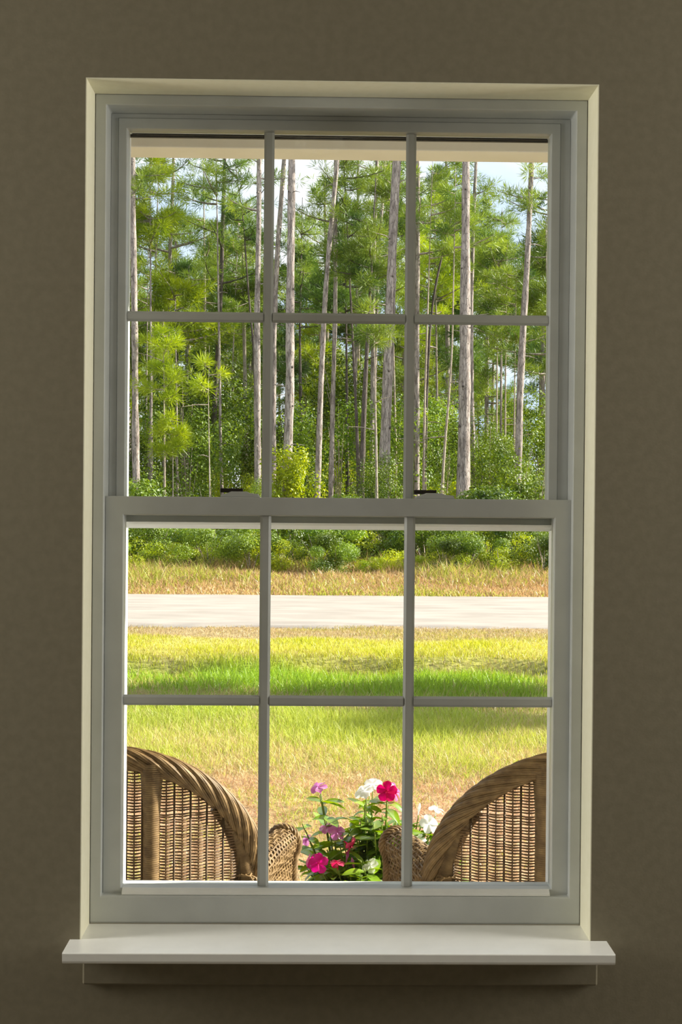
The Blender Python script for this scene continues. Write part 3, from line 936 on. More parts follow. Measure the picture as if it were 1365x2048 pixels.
pine('thin whitish sapling stem standing alone in the left lower panes', [(327, 640), (328, 750), (329, 900), (330, 1075)], 5.5, 37, [(4.0, 6.4, 12, 1.0, 12)], mat='bark_pale', leaf='needles_bright', top=6.6)
pine('tan sunlit pine at the middle of the left column of panes', [(408, 400), (409, 480), (410, 620), (409, 780), (407, 930)], 10, 50, [(7.5, 13.5, 16, 2.0, 15)], mat='bark_pale', top=14)
pine('dark leaning pine right of the tan one in the left column', [(449, 340), (446, 450), (440, 640), (430, 790), (426, 960)], 10, 46, [TOP, (8.6, 12.2, 8, 1.8, 14)], mat='bark_dark')
pine('narrow pale stem in front of the dark leaning pine', [(419, 690), (417, 800), (419, 920), (421, 1060)], 4, 36, [(4.2, 5.2, 5, 0.7, 7)], mat='bark_pale', leaf='needles_bright', top=5.4)
pine('short reddish pine beside the dark leaning pine, near the left lock', [(438, 640), (440, 760), (441, 880), (447, 1075)], 7, 42, [(10.5, 13.5, 9, 1.6, 12)], top=13.5)
pine('thin pale trunk halfway between the left lock and the first upright bar', [(470, 620), (466, 720), (463, 860), (460, 1000)], 5, 54, [(9, 13, 12, 1.8, 13)], mat='bark_pale', top=13)
pine('dark forked pine with bare crooked boughs left of the first upright bar', [(470, 296), (474, 370), (486, 415), (491, 500), (499, 610), (509, 700), (513, 900)], 8, 44, [(9.8, 12.4, 12, 1.5, 10)], mat='bark_dark', leaf='needles_dark', top=13,
     boughs=([(487, 417), (494, 404), (507, 396), (522, 388), (532, 374)], [(477, 385), (484, 370), (495, 352), (499, 335)], [(472, 352), (460, 342), (452, 326)]))
pine('straight two toned pine touching the first upright bar on its left', [(519, 296), (518, 450), (514, 640), (515, 800), (516, 1000)], 14, 39, [TOP, (9.6, 11.8, 5, 1.4, 10)], scars=6)
pine('pine leaning right, first one after the first upright bar', [(570, 298), (563, 400), (555, 500), (549, 640), (547, 800), (546, 980)], 12, 41, [TOP])
pine('thick pale pine with vines round its foot, second after the first upright bar', [(584, 298), (583, 450), (580, 640), (581, 760), (576, 900), (570, 1085)], 19, 36.5, [TOP], scars=7)
pine('short dark pine behind the vine covered one, to its right', [(602, 560), (600, 660), (601, 760), (603, 880)], 9, 56, [(8.0, 13, 16, 2.2, 15)], mat='bark_dark', top=14)
pine('long pine leaning right across the middle column of panes', [(677, 298), (667, 410), (655, 530), (648, 640), (641, 800), (635, 1000)], 12, 40, [TOP], scars=6)
pine('straighter grey pine just right of the long leaning one', [(672, 330), (671, 450), (671, 620), (666, 800), (662, 1000)], 10, 42, [TOP, (8.8, 12, 9, 1.8, 15)])
pine('slim pale pine in the centre of the middle panes', [(717, 298), (716, 420), (714, 620), (711, 800), (709, 980)], 7, 49, [(8.0, 14, 18, 2.2, 15)], top=15)
pine('dark pine with a split foot, centre of the lower middle upper pane', [(742, 560), (738, 640), (731, 760), (727, 860), (723, 1000)], 14, 40, [(7.4, 10.4, 14, 1.7, 17)], mat='bark_dark', leaf='needles', top=11)
pine('dark stem crossing behind the split footed pine', [(700, 560), (706, 680), (711, 780), (716, 900), (718, 990)], 8, 42, [(9.5, 13, 10, 1.6, 13)], mat='bark_dark', top=13.5)
pine('thin whitish stem right of the split footed pine', [(748, 640), (751, 780), (753, 900), (755, 1060), (757, 1130)], 7, 33.8, [(5.2, 6.4, 6, 0.8, 8)], mat='bark_pale', top=6.4)
pine('pale pine close left of the thick grey trunk by the second upright bar', [(755, 298), (752, 400), (749, 500), (747, 640), (745, 820)], 9, 46, [TOP, (8.8, 12, 8, 1.8, 14)])
pine('thin leaning pine crossing beside the thick grey trunk', [(772, 298), (766, 400), (759, 490), (754, 620), (750, 760)], 8, 48, [TOP])
pine('thick grey pine left of the second upright bar', [(796, 298), (788, 420), (784, 540), (780, 660), (774, 800), (768, 960)], 22, 37.5, [TOP], taper=0.62, scars=9)
pine('narrow pale stem between the thick grey pine and the second upright bar', [(785, 560), (787, 680), (790, 800), (792, 900)], 5.5, 44, [(9, 12, 10, 1.5, 12)], mat='bark_pale', top=12.5)
pine('dark trunk half hidden by the second upright bar', [(836, 330), (836, 500), (834, 700), (834, 860), (834, 990)], 12, 43, [TOP, (8.6, 12.0, 8, 1.8, 14)])
pine('slender pale pine first after the second upright bar', [(858, 560), (854, 680), (850, 800), (848, 960)], 6.5, 41, [(8.8, 11.5, 9, 1.4, 13)], mat='bark_pale', top=12)
pine('leaning dead snag with a bare broken top in the upper right pane', [(903, 436), (890, 490), (880, 530), (868, 590), (860, 660), (855, 760), (852, 880)], 6.5, 44, [], mat='bark_dark', snag=True)
pine('thin bowed pale pine left of the largest trunk', [(907, 600), (905, 700), (898, 800), (890, 890), (884, 990)], 6.5, 38.5, [(8.4, 10.6, 7, 1.2, 12)], mat='bark_pale', top=11)
pine('largest grey pine trunk in the right panes with dark branch scars', [(933, 300), (932, 420), (931, 620), (930, 800), (927, 990), (925, 1090)], 28, 36, [TOP], taper=0.30, scars=12)
pine('slim pine standing close behind the largest trunk on its right', [(954, 300), (948, 420), (943, 620), (944, 800), (948, 960)], 9.5, 42, [TOP, (8.4, 11.6, 9, 1.9, 16)])
pine('thin straight stem midway between the largest trunk and the right edge', [(996, 560), (995, 700), (994, 840), (993, 960)], 5.5, 50, [(7.5, 11.0, 16, 2.0, 16)], mat='bark_pale', leaf='needles', top=11.5)
pine('second thin stem left of the curved right hand pine', [(1014, 580), (1012, 720), (1011, 860), (1010, 980)], 5.5, 47, [(7.0, 9.6, 14, 1.7, 16)], mat='bark_pale', top=10)
pine('pale stem just left of the curved right hand pine', [(1032, 640), (1030, 780), (1028, 960)], 5, 46, [(6.5, 9.2, 13, 1.6, 15)], mat='bark_pale', top=9.6)
pine('gently curved grey pine standing against the open sky at the right', [(1065, 300), (1061, 400), (1055, 530), (1048, 640), (1041, 770), (1036, 985)], 14, 38, [TOP, (8.9, 11.0, 4, 1.3, 10)], scars=9)
pine('bushy young pine at the right edge of the glass', [(1093, 470), (1094, 600), (1095, 760), (1096, 960)], 7, 43, [(5.5, 10.3, 26, 1.6, 16)], leaf='needles', top=10.6)
pine('bright young pine low in the left column of panes', [(350, 560), (352, 700), (354, 860), (355, 1000)], 6, 44, [(6.4, 8.8, 22, 2.0, 17)], leaf='needles_bright', top=8.9, tuft=.34)
pine('bright young pine above it near the left edge', [(300, 310), (301, 500), (302, 700), (303, 900)], 7, 41, [(9.0, 12.6, 22, 1.5, 16)], leaf='needles_bright', top=13, tuft=.34)
pine('low yellow green pine sapling in the left lower upper pane', [(345, 840), (346, 920), (346, 1010)], 3.5, 36.5, [(2.6, 3.7, 9, 0.6, 10)], leaf='needles_bright', top=3.8)
pine('bushy dark pine between the leaning pine and the slim pale one in the middle panes', [(690, 430), (692, 560), (694, 760), (695, 960)], 8, 46, [(6.8, 11.5, 28, 1.8, 17)], leaf='needles_dark', mat='bark_dark', top=11.8)
pine('round topped pine against the sky, left of the curved right hand pine', [(1005, 420), (1004, 560), (1003, 760), (1002, 960)], 7, 52, [(8.5, 12.6, 26, 1.9, 17)], top=12.8)
pine('bright bushy pine right of the second upright bar', [(870, 420), (872, 560), (874, 760), (876, 960)], 7, 50, [(7.0, 12.8, 30, 2.0, 17)], leaf='needles_bright', top=13)

# ------------------------------------------------------------------ pines deep in the wood
ORD = 'first second third fourth fifth sixth seventh eighth ninth tenth eleventh twelfth'.split()
def ordinal(n):
    return ORD[n] if n < 12 else '%dth' % (n + 1) if n % 10 > 2 or n < 20 else '%d%s' % (n + 1, ('st', 'nd', 'rd')[n % 10])
def pixel_x(o):
    return 682.5 + math.tan(math.atan2(o.location.x - CAM.x, o.location.y - CAM.y) - YAW) * F_PX
def label_by_place(objs, kindf):
    """one label each: what it is, then its place from the left within its column of panes"""
    seen = {}
    for o in sorted(objs, key=pixel_x):
        px = pixel_x(o)
        col_ = 'left column of panes' if px < 536 else 'middle column of panes' if px < 820 else 'right column of panes'
        k_ = kindf(o)
        n_ = seen.get((k_, col_), 0); seen[(k_, col_)] = n_ + 1
        o['label'] = '%s, %s from the left in the %s' % (k_, ordinal(n_), col_)

def copy_tree(src, loc, rz, sc):
    c = src.copy(); C.objects.link(c)
    c.location = loc; c.rotation_euler = (0, 0, rz); c.scale = (sc,) * 3
    for ch in src.children:
        k = ch.copy(); C.objects.link(k); k.parent = c
    return c

def deep_pine(h, lo, nb, bl, leaf, mat, name='pine_tree'):
    root = empty(name)
    tb = Tubes()
    x = rng.uniform(-.4, .4)
    P = trunk_tube(tb, np.array([(0, 0, -0.1), (x * .3, 0, h * .4), (x, rng.uniform(-.3, .3), h)]), 0.13, 0.05, 8, 0.08, 20)
    tb.build('trunk', M[mat], root)
    br, c_, d_ = crown_points(P, lo, h, nb, bl, 17)
    bt = Tubes()
    for p_, r_ in br: bt.add(p_, np.linspace(r_, r_ * .3, len(p_)), 4, False)
    bt.build('branches', M[mat], root)['kind'] = 'stuff'
    link_mesh('foliage', needle_mesh('foliage', c_, d_, 0.36, 18, 0.075), M[leaf], root)['kind'] = 'stuff'
    return root
protos = [deep_pine(14, 5.0, 40, 2.4, 'needles', 'bark'), deep_pine(13, 7.0, 34, 2.2, 'needles_dark', 'bark'), deep_pine(15, 8.0, 34, 2.6, 'needles', 'bark_pale'),
          deep_pine(11, 3.5, 40, 2.0, 'needles_bright', 'bark_pale'), deep_pine(16, 9.5, 36, 2.6, 'needles', 'bark')]
k = 0
LAB = 'slender pine deep in the wood'
deep = []
for row_d, nrow in ((58, 8), (66, 9), (75, 10), (86, 11), (98, 12), (112, 13)):
    for j in range(nrow):
        d = row_d + random.uniform(-3.5, 3.5)
        xc = -0.04 + 0.014 * d
        x = xc + (-1 + 2 * (j + 0.5 + random.uniform(-.4, .4)) / nrow) * 0.174 * d
        loc = (x, d - 2.4, float(ground_z(x, d)))
        px = 682.5 + ((x + .038) / d - .0169) * F_PX
        # sky stays open between the crowns on the right
        sc = random.uniform(0.85, 1.15) * (0.72 if 985 < px < 1062 else 1.0)
        p = protos[k % 5]
        if k < 5:
            o = p; o.location = loc; o.rotation_euler = (0, 0, random.uniform(0, 6.28)); o.scale = (sc,) * 3
        else:
            o = copy_tree(p, loc, random.uniform(0, 6.28), sc)
        tag(o, LAB, 'tree', 'pines deep in the wood'); deep.append(o)
        k += 1
label_by_place(deep, lambda o: LAB)

# ------------------------------------------------------------------ broadleaf understorey
def bush_proto(name, w, h, n, leaf, size, mat_stem='bark_pale', blobs=9, z0=0.0, stems=6, hollow=0.55):
    root = empty(name)
    cs, ns = [], []
    for b in range(blobs):
        c = np.array([rng.normal() * w * .28, rng.normal() * w * .28, z0 + (h - z0) * rng.uniform(.2, .85)])
        r = np.array([w * .26, w * .26, (h - z0) * .22]) * rng.uniform(.7, 1.25)
        u = unit(rng.normal(size=(n // blobs, 3)))
        q = rng.uniform(hollow, 1.0, (n // blobs, 1))
        p = c + u * q * r
        p[:, 2] = np.abs(p[:, 2])
        cs.append(p); ns.append(unit(u + np.array([0, 0, .5]) + rng.normal(size=u.shape) * .6))
    me = leaf_mesh('foliage', np.concatenate(cs), np.concatenate(ns), size, 0.55)
    link_mesh('foliage', me, M[leaf], root)['kind'] = 'stuff'
    tb = Tubes()
    for s_ in range(stems):
        a = rng.uniform(0, 6.28); L = h * rng.uniform(.6, 1.0)
        t = np.linspace(0, 1, 6)[:, None]
        e = np.array([math.cos(a), math.sin(a), 0]) * w * .35 * rng.uniform(.1, 1)
        tb.add(e * .15 + e * t * t + np.array([0, 0, 1.0]) * (L * t - 0.05), np.linspace(.02, .005, 6) * max(1, h / 3), 5, False)
    tb.build('stems', M[mat_stem], root)['kind'] = 'stuff'
    return root

def scatter(protos, places, labelf, cat, group):
    used = set(); made = []
    for i, (x, d, sc, pi) in enumerate(places):
        p = protos[pi]
        loc = (x, d - 2.4, float(ground_z(x, d)) - 0.02)
        rz = random.uniform(0, 6.28)
        if pi not in used:
            used.add(pi); o = p; o.location = loc; o.rotation_euler = (0, 0, rz); o.scale = (sc,) * 3
        else:
            o = copy_tree(p, loc, rz, sc)
        tag(o, labelf(i, pi), cat, group); made.append(o)
    label_by_place(made, lambda o: o['label'])

# front hedge of shrubs along the verge
fp = [bush_proto('roadside_shrub', 1.5, 1.25, 5200, 'shrub', .062), bush_proto('roadside_shrub', 1.3, 1.0, 4400, 'shrub_bright', .055),
      bush_proto('roadside_shrub', 1.7, 1.5, 5600, 'shrub_dark', .068), bush_proto('roadside_shrub', 1.0, 0.8, 3600, 'shrub_bright', .05)]
pl = []
for j in range(42):
    d = (29.3, 31.2, 33.2)[j % 3] + random.uniform(-.6, .6)
    xc = -0.04 + .014 * d
    pl.append((xc + (-1 + 2 * (j + .5) / 42) * .172 * d + random.uniform(-.2, .2), d, random.uniform(.75, 1.15) * (.72, .95, 1.35)[j % 3], [0, 1, 2, 3, 2, 0, 1][j % 7]))
LABS = ['rounded mid green verge shrub', 'bright yellow green verge shrub', 'tall dark green verge shrub', 'low light green verge shrub']
scatter(fp, pl, lambda i, pi: LABS[pi], 'shrub', 'shrubs along the far verge')

# small broadleaf trees between the trunks
tp = [bush_proto('understory_tree', 3.0, 5.2, 7000, 'shrub', .11, blobs=14, z0=.4), bush_proto('understory_tree', 2.6, 4.0, 6000, 'shrub_dark', .095, blobs=12, z0=.2),
      bush_proto('understory_tree', 3.2, 6.4, 7600, 'shrub_dark', .12, blobs=16, z0=.8), bush_proto('understory_tree', 2.2, 3.2, 5600, 'shrub_bright', .08, blobs=10, z0=.1)]
pl = []
for row_d, nrow in ((38, 6), (43, 9), (48, 10), (55, 11), (63, 11)):
    for j in range(nrow):
        d = row_d + random.uniform(-2.5, 2.5)
        xc = -0.04 + .014 * d
        pl.append((xc + (-1 + 2 * (j + .5 + random.uniform(-.3, .3)) / nrow) * .174 * d, d, random.uniform(.75, 1.15) * (1 if row_d > 45 else .85 if row_d > 40 else .5), random.choice([0, 1, 2, 3, 1, 0, 2])))
LABT = ['green broadleaf understorey tree', 'dark rounded broadleaf sapling', 'tall dark broadleaf understorey tree', 'bright leafy sapling']
scatter(tp, pl, lambda i, pi: LABT[pi], 'tree', 'broadleaf understorey among the pines')

# the wood goes on to both sides of what the window shows
rs = random.Random(11)
def beside(protos_, row_d, n, lab, cat, grp, s0, s1, hi=0.55):
    for sx in (-1, 1):
        if sx > 0 and cat == 'tree' and row_d < 60: continue    # nearer trees left out so the sun reaches the wood
        for j in range(n):
            d = row_d + rs.uniform(-2, 2)
            x = .014 * d + sx * d * (0.195 + (hi - 0.195) * (j + rs.uniform(.1, .9)) / n)
            o = copy_tree(rs.choice(protos_), (x, d - 2.4, float(ground_z(x, d)) - .02), rs.uniform(0, 6.28), rs.uniform(s0, s1))
            tag(o, lab % ('left' if sx < 0 else 'right'), cat, grp % ('left' if sx < 0 else 'right'))
for rd, n_ in ((41, 7), (48, 8), (56, 9), (66, 10), (80, 11), (100, 12)):
    beside(protos, rd, n_, 'pine in the wood beyond the %s edge of the window', 'tree', 'pines beyond the %s edge of the window', .85, 1.15)
beside(fp, 30.5, 12, 'verge shrub beyond the %s edge of the window', 'shrub', 'shrubs beyond the %s edge of the window', .7, 1.1)
beside(fp, 33.5, 12, 'verge shrub beyond the %s edge of the window', 'shrub', 'shrubs beyond the %s edge of the window', .9, 1.4)
for rd, n_ in ((43, 9), (52, 10), (62, 10)):
    beside(tp, rd, n_, 'broadleaf tree beyond the %s edge of the window', 'tree', 'broadleaf trees beyond the %s edge of the window', .75, 1.1)

# the bushes that stand out
vine = bush_proto('leafy_vine', 1.15, 3.3, 3600, 'shrub_bright', .10, blobs=14, z0=.3, stems=4)
p = at(577, 1090, 36.3 - 2.4); vine.location = (p.x, 33.8, float(ground_z(p.x, 36.3)))
tag(vine, 'bright green vine climbing the foot of the thick pale pine', 'vine')
yb = bush_proto('yellow_green_bush', 1.2, 2.2, 2600, 'shrub_bright', .10, blobs=9, z0=.2)
p = at(885, 1090, 37 - 2.4); yb.location = (p.x, 34.6, float(ground_z(p.x, 37)))
tag(yb, 'glowing yellow green bush left of the largest trunk', 'shrub')
yb2 = bush_proto('yellow_green_bush', .8, 1.9, 1600, 'shrub_bright', .09, blobs=7, z0=.2)
p = at(965, 1090, 37 - 2.4); yb2.location = (p.x, 34.8, float(ground_z(p.x, 37.2)))
tag(yb2, 'small yellow green bush right of the largest trunk', 'shrub')
rb = bush_proto('leafy_bush', 1.5, 3.2, 3200, 'shrub', .11, blobs=11, z0=.2)
p = at(1075, 1090, 36.5 - 2.4); rb.location = (p.x, 34.1, float(ground_z(p.x, 36.5)))
tag(rb, 'tall leafy bush at the right edge of the glass', 'shrub')

# trees outside the frame on the right whose shade falls across the lawn
for nm, x, y, w, n, lab in (('shade_tree', 12.2, 11.45, 2.2, 3400, 'broadleaf tree out of view on the right, shading the lawn behind the crimson flower'),
                            ('shade_tree', 9.0, 11.2, 2.0, 3000, 'broadleaf tree out of view on the right, shading the lawn over the left chair'),
                            ('shade_tree', 13.4, 9.75, 1.6, 2000, 'broadleaf tree out of view on the right, shading the lawn over the right chair')):
    o = bush_proto(nm, w, 7.2, n, 'shrub', .17, blobs=11, z0=5.0, stems=6)
    o.location = (x, y, GZ)
    tag(o, lab, 'tree')

# ------------------------------------------------------------------ wicker armchairs
def make_chair():
    """origin on the floor under the seat, the sitter faces +Y; the back stands at y = 0"""
    root = empty('wicker_armchair')
    HW, ZC = 0.315, 0.625                                  # half width of the arched back, centre of the arch
    def back_y(x):                                         # barrel curve of the back, edges forward
        return 0.13 * (np.abs(x) / HW) ** 2.2
    # arched rim path
    t = np.linspace(-R(100), R(100), 150)
    rx = HW * np.sin(t); rz = ZC + HW * np.cos(t) * 0.985
    arch = np.stack([rx, back_y(rx) * 1.0, rz], -1)
    s = np.concatenate([[0], np.cumsum(np.linalg.norm(np.diff(arch, axis=0), axis=1))])
    tan = unit(np.gradient(arch, axis=0))
    nrm = unit(arch - np.array([0, 0.05, ZC]) * 1.0)
    nrm = unit(nrm - tan * (nrm * tan).sum(1, keepdims=True))
    bi = np.cross(tan, nrm)
    def braid(name, path, tan, nrm, bi, s, strands, r_off, r_str, pitch, flat=1.0, mat='wicker', scal=0.0, scal_p=0.05):
        tb = Tubes()
        for k in range(strands):
            a = 2 * math.pi * k / strands + s * 2 * math.pi / pitch
            rr = r_off * (1 + scal * np.abs(np.sin(s * math.pi / scal_p + k * 0.0)))
            p = path + nrm * (np.cos(a) * rr)[:, None] + bi * (np.sin(a) * rr * flat)[:, None]
            tb.add(p, r_str, 5)
        o = tb.build(name, M[mat], root)
        o['kind'] = 'stuff'
        return o
    tb = Tubes()
    for k in range(8):                                     # eight bundles of four rods laid round the core
        for m_ in (-1.5, -.5, .5, 1.5):
            a = 2 * math.pi * (k + 0.205 * m_) / 8 + s * 2 * math.pi / 0.36
            rr = 0.0212 + 0.0026 * np.cos(a * 1.0) * 0 + (0.0030 if abs(m_) < 1 else 0.0002) + 0 * s
            p = arch + nrm * (np.cos(a) * rr)[:, None] + bi * (np.sin(a) * rr * 0.85)[:, None]
            tb.add(p, 0.0032, 5)
    o = tb.build('braided_rim', M['wicker'], root); o['kind'] = 'stuff'
    tb = Tubes(); tb.add(arch, 0.0185, 8); tb.build('rim_core', M['wicker_dark'], root)
    for sx in (-1, 1):                                     # wrapped band filling the corner inside the rim
        sel = (t * sx > R(48))
        pp = arch[sel] - nrm[sel] * 0.028
        ss = s[sel] if sx > 0 else s[sel][::-1]
        pp = pp if sx > 0 else pp[::-1]
        q = np.linspace(0, len(pp) - 1, 260)
        P_ = np.stack([np.interp(q, np.arange(len(pp)), pp[:, i]) for i in range(3)], -1)
        low = np.array([[P_[-1, 0] - sx * 0.0, P_[-1, 1], z_] for z_ in np.linspace(P_[-1, 2] - .004, 0.0, 200)])
        P_ = np.concatenate([P_, low])
        rr = np.interp(np.arange(460), [0, 160, 259, 459], [0.008, 0.026, 0.032, 0.024]) * (1 + 0.05 * np.sin(np.arange(460) * 2 * math.pi / 3.1))
        tb = Tubes(); tb.add(P_, rr, 10); tb.build('side_post', M['wicker'], root)
    # woven back panel: rows of strands and upright stakes
    tb = Tubes()
    zr = 0.30
    row = 0
    px_ = 0.0172
    while zr < ZC + HW - 0.028:
        hw = HW if zr <= ZC else math.sqrt(max(0.0, HW ** 2 - (zr - ZC) ** 2))
        hw -= 0.012
        n = max(8, int(2 * hw / 0.0058))
        x = np.linspace(-hw, hw, n)
        ph = x / px_
        odd = 0.5 - 0.5 * np.cos(ph * math.pi)             # 0 at even stakes, 1 at odd ones
        y = back_y(x) + 0.0032 * np.cos(ph * math.pi) * (1 if row % 2 else 1)
        z = zr + rng.normal() * 0.0004 + 0.0004 * np.sin(ph * 1.3 + row)
        tb.add(np.stack([x, y, z + 0 * x], -1), 0.0015 + 0.0013 * odd ** 1.5, 4, True, phase=0.785)
        zr += 0.0066; row += 1
    o = tb.build('back_weave', M['wicker_weave'], root); o['kind'] = 'stuff'
    tb = Tubes()
    for k in range(-17, 18):
        x = k * px_
        if abs(x) > HW - 0.015: continue
        zt = ZC + math.sqrt(HW ** 2 - x * x) - 0.01
        yy = float(back_y(np.array(x)))
        tb.add([(x, yy - 0.001, 0.28), (x, yy - 0.001, 0.5), (x, yy - 0.001, zt)], 0.0026 if k % 2 == 0 else 0.0016, 5)
    o = tb.build('back_stakes', M['wicker_dark'], root); o['kind'] = 'stuff'
    # two wrapped posts up the back, flaring under the rim
    def wrapped_post(x, y, z0, z1, r, flare=0.0, name='wrapped_post', lean=(0, 0), mat='wicker'):
        z = np.arange(z0, z1, 0.0016)
        f = np.clip((z - (z1 - 0.13)) / 0.13, 0, 1)
        rad = r * (1 + flare * f ** 1.5) * (1 + 0.05 * np.sin(z * 2 * math.pi / 0.0048))
        h = (z - z0) / max(0.01, z1 - z0)
        tb = Tubes()
        tb.add(np.stack([x + lean[0] * h, y + lean[1] * h, z], -1), rad, 10)
        return tb.build(name, M[mat], root)
    for sx in (-1, 1):
        xx = sx * 0.088
        wrapped_post(xx, float(back_y(np.array(xx))) + 0.003, 0.0, ZC + math.sqrt(HW ** 2 - xx * xx) - 0.004, 0.0195, 0.45)
    # arms: woven hoop section running forward from the back edge, braided rim at the front
    for sx in (-1, 1):
        n_al = 46
        al = np.linspace(0, 1, n_al)
        ax = sx * (HW - 0.03 + 0.062 * al)
        ay = 0.09 + 0.40 * al
        az = 0.655 + 0.015 * np.sin(al * math.pi) + 0.01 * al
        W2 = 0.036
        # hoop profile: up the outer side, over, down the inner side (u across, v down)
        def hoop(m=34, depth=0.27):
            d1 = np.linspace(depth, 0.0, 13)[:-1]
            th = np.linspace(-R(40), math.pi + R(40), m)
            sd = math.cos(R(40)) * 0.86
            u = np.concatenate([np.full(12, sd), np.cos(th), np.full(12, -sd)]) * W2
            v = np.concatenate([-d1 - W2 * .66, np.sin(th) * W2, -d1[::-1] - W2 * .66])
            return u, v
        tb = Tubes()
        hu, hv = hoop()
        fx = np.array([0.225, 0.974]); fx = fx / np.linalg.norm(fx)
        acr = np.array([fx[1] * sx, -fx[0] * 1.0 * 1, 0]) if sx > 0 else np.array([-fx[1], -fx[0], 0])
        def surf(i_al, u, v, off):
            """point on the arm surface"""
            c = np.stack([np.interp(i_al, al, ax), np.interp(i_al, al, ay), np.interp(i_al, al, az) - W2], -1)
            rad = unit(np.stack([u, np.maximum(v, 0)], -1))
            uu, vv = u + rad[..., 0] * off, v + rad[..., 1] * off
            return c + acr * uu[..., None] + np.array([0, 0, 1.0]) * vv[..., None]
        # lengthwise strands
        L_h = np.concatenate([[0], np.cumsum(np.hypot(np.diff(hu), np.diff(hv)))])
        m_h = int(L_h[-1] / 0.0098)
        for k in range(m_h + 1):
            q = k * L_h[-1] / m_h
            u, v = np.interp(q, L_h, hu), np.interp(q, L_h, hv)
            j = np.linspace(0, 1, 60)
            off = 0.0022 * np.sin(j * 60 * 0.55 + k * math.pi)
            tb.add(surf(j, np.full(60, u), np.full(60, v), off), 0.0027, 4, False)
        # hoops
        for k in range(34):
            j = k / 33
            qq = np.linspace(0, L_h[-1], 62)
            u, v = np.interp(qq, L_h, hu), np.interp(qq, L_h, hv)
            off = 0.0022 * np.cos(qq / 0.0098 * math.pi + k * math.pi)
            tb.add(surf(np.full(62, j), u, v, off), 0.0026, 4, False)
        o = tb.build('arm_weave', M['wicker'], root); o['kind'] = 'stuff'
        # braided front rim
        qq = np.linspace(0, L_h[-1], 90)
        u, v = np.interp(qq, L_h, hu), np.interp(qq, L_h, hv)
        path = surf(np.full(90, 1.0), u, v, np.full(90, 0.001))
        tn = unit(np.gradient(path, axis=0))
        fv = np.array([fx[0] * sx, fx[1], 0.0])
        nn = unit(fv - tn * (tn @ fv)[:, None]); bb = np.cross(tn, nn)
        braid('arm_braid', path, tn, nn, bb, qq, 7, 0.0085, 0.0042, 0.07, scal=0.15, scal_p=0.024)
        wrapped_post(float(ax[-1]) - sx * 0.008, float(ay[-1]) - 0.022, 0.0, 0.625, 0.020, 0.0, name='front_leg', mat='wicker_dark')
    # seat: woven deck on a frame
    tb = Tubes()
    for k in range(26):
        y = 0.05 + 0.43 * k / 25
        x = np.linspace(-0.29 - 0.08 * (k / 25), 0.29 + 0.08 * (k / 25), 40)
        tb.add(np.stack([x, y + 0 * x, 0.40 + 0.003 * np.cos(np.arange(40) * math.pi + k * math.pi)], -1), 0.0075, 5)
    o = tb.build('seat', M['wicker'], root); o['kind'] = 'stuff'
    tb = Tubes()
    tb.add([(-0.28, 0.05, 0.385), (-0.36, 0.48, 0.385), (0.36, 0.48, 0.385), (0.28, 0.05, 0.385), (-0.28, 0.05, 0.385)], 0.014, 8)
    tb.build('seat_frame', M['wicker_dark'], root)
    return root

chair = make_chair()
CH_D = 2.98                                              # distance of the chair backs from the camera
pl_ = at(222, 1650, CH_D - 2.4); pr_ = at(1168, 1650, CH_D - 2.4)
chair.location = (pl_.x, CH_D - 2.4, PF); chair.rotation_euler = (0, 0, R(-3))
tag(chair, 'brown wicker armchair with arched back at the left of the window', 'chair', 'wicker armchairs on the porch')
chair2 = copy_tree(chair, (pr_.x, CH_D - 2.4, PF), R(5), 1.0)
tag(chair2, 'brown wicker armchair with arched back at the right of the window', 'chair', 'wicker armchairs on the porch')

# ------------------------------------------------------------------ potted vinca between the chairs
PY = 3.66 - 2.4
pc = at(735, 1700, PY)
pot = empty('flower_pot', (pc.x, PY + 0.06, PF), label='terracotta flower pot standing on the porch between the wicker chairs', cat='pot')
bm = bmesh.new()
lathe_bm(bm, [(0.11, 0.0), (0.125, 0.01), (0.165, 0.26), (0.185, 0.265), (0.19, 0.31), (0.165, 0.31), (0.155, 0.27)], 36)
bm_obj('pot_body', bm, M['terracotta'], pot, True)
bm = bmesh.new(); lathe_bm(bm, [(0.15, 0.272), (0.153, 0.284), (0.10, 0.292), (0.02, 0.295)], 28)
bm_obj('soil', bm, M['soil'], pot, True)

def leaf_proto(L, W, curl):
    """oval leaf with a raised fold, a tapering tip and a short stalk; base at the origin, along +X"""
    bm = bmesh.new()
    n = 7
    rows = []
    for i in range(n + 1):
        t = i / n
        w = W * 0.5 * (math.sin(math.pi * min(1, t * 0.92 + 0.05)) ** 0.8) * (1 if t < 1 else 0.02)
        z = curl * (t * 0.35 - t * t) * L
        rows.append([bm.verts.new((t * L, -w, z + w * .35)), bm.verts.new((t * L, 0, z)), bm.verts.new((t * L, w, z + w * .35))])
    for a, b in zip(rows, rows[1:]):
        for k in range(2): bm.faces.new((a[k], a[k + 1], b[k + 1], b[k]))
    me = bpy.data.meshes.new('leaf'); bm.to_mesh(me); bm.free()
    me.materials.append(M['vinca_leaf'])
    me.polygons.foreach_set('use_smooth', [True] * len(me.polygons))
    return me
LEAVES = [leaf_proto(0.066, 0.026, 0.25), leaf_proto(0.058, 0.024, 0.55), leaf_proto(0.074, 0.025, 0.1), leaf_proto(0.046, 0.021, 0.4)]

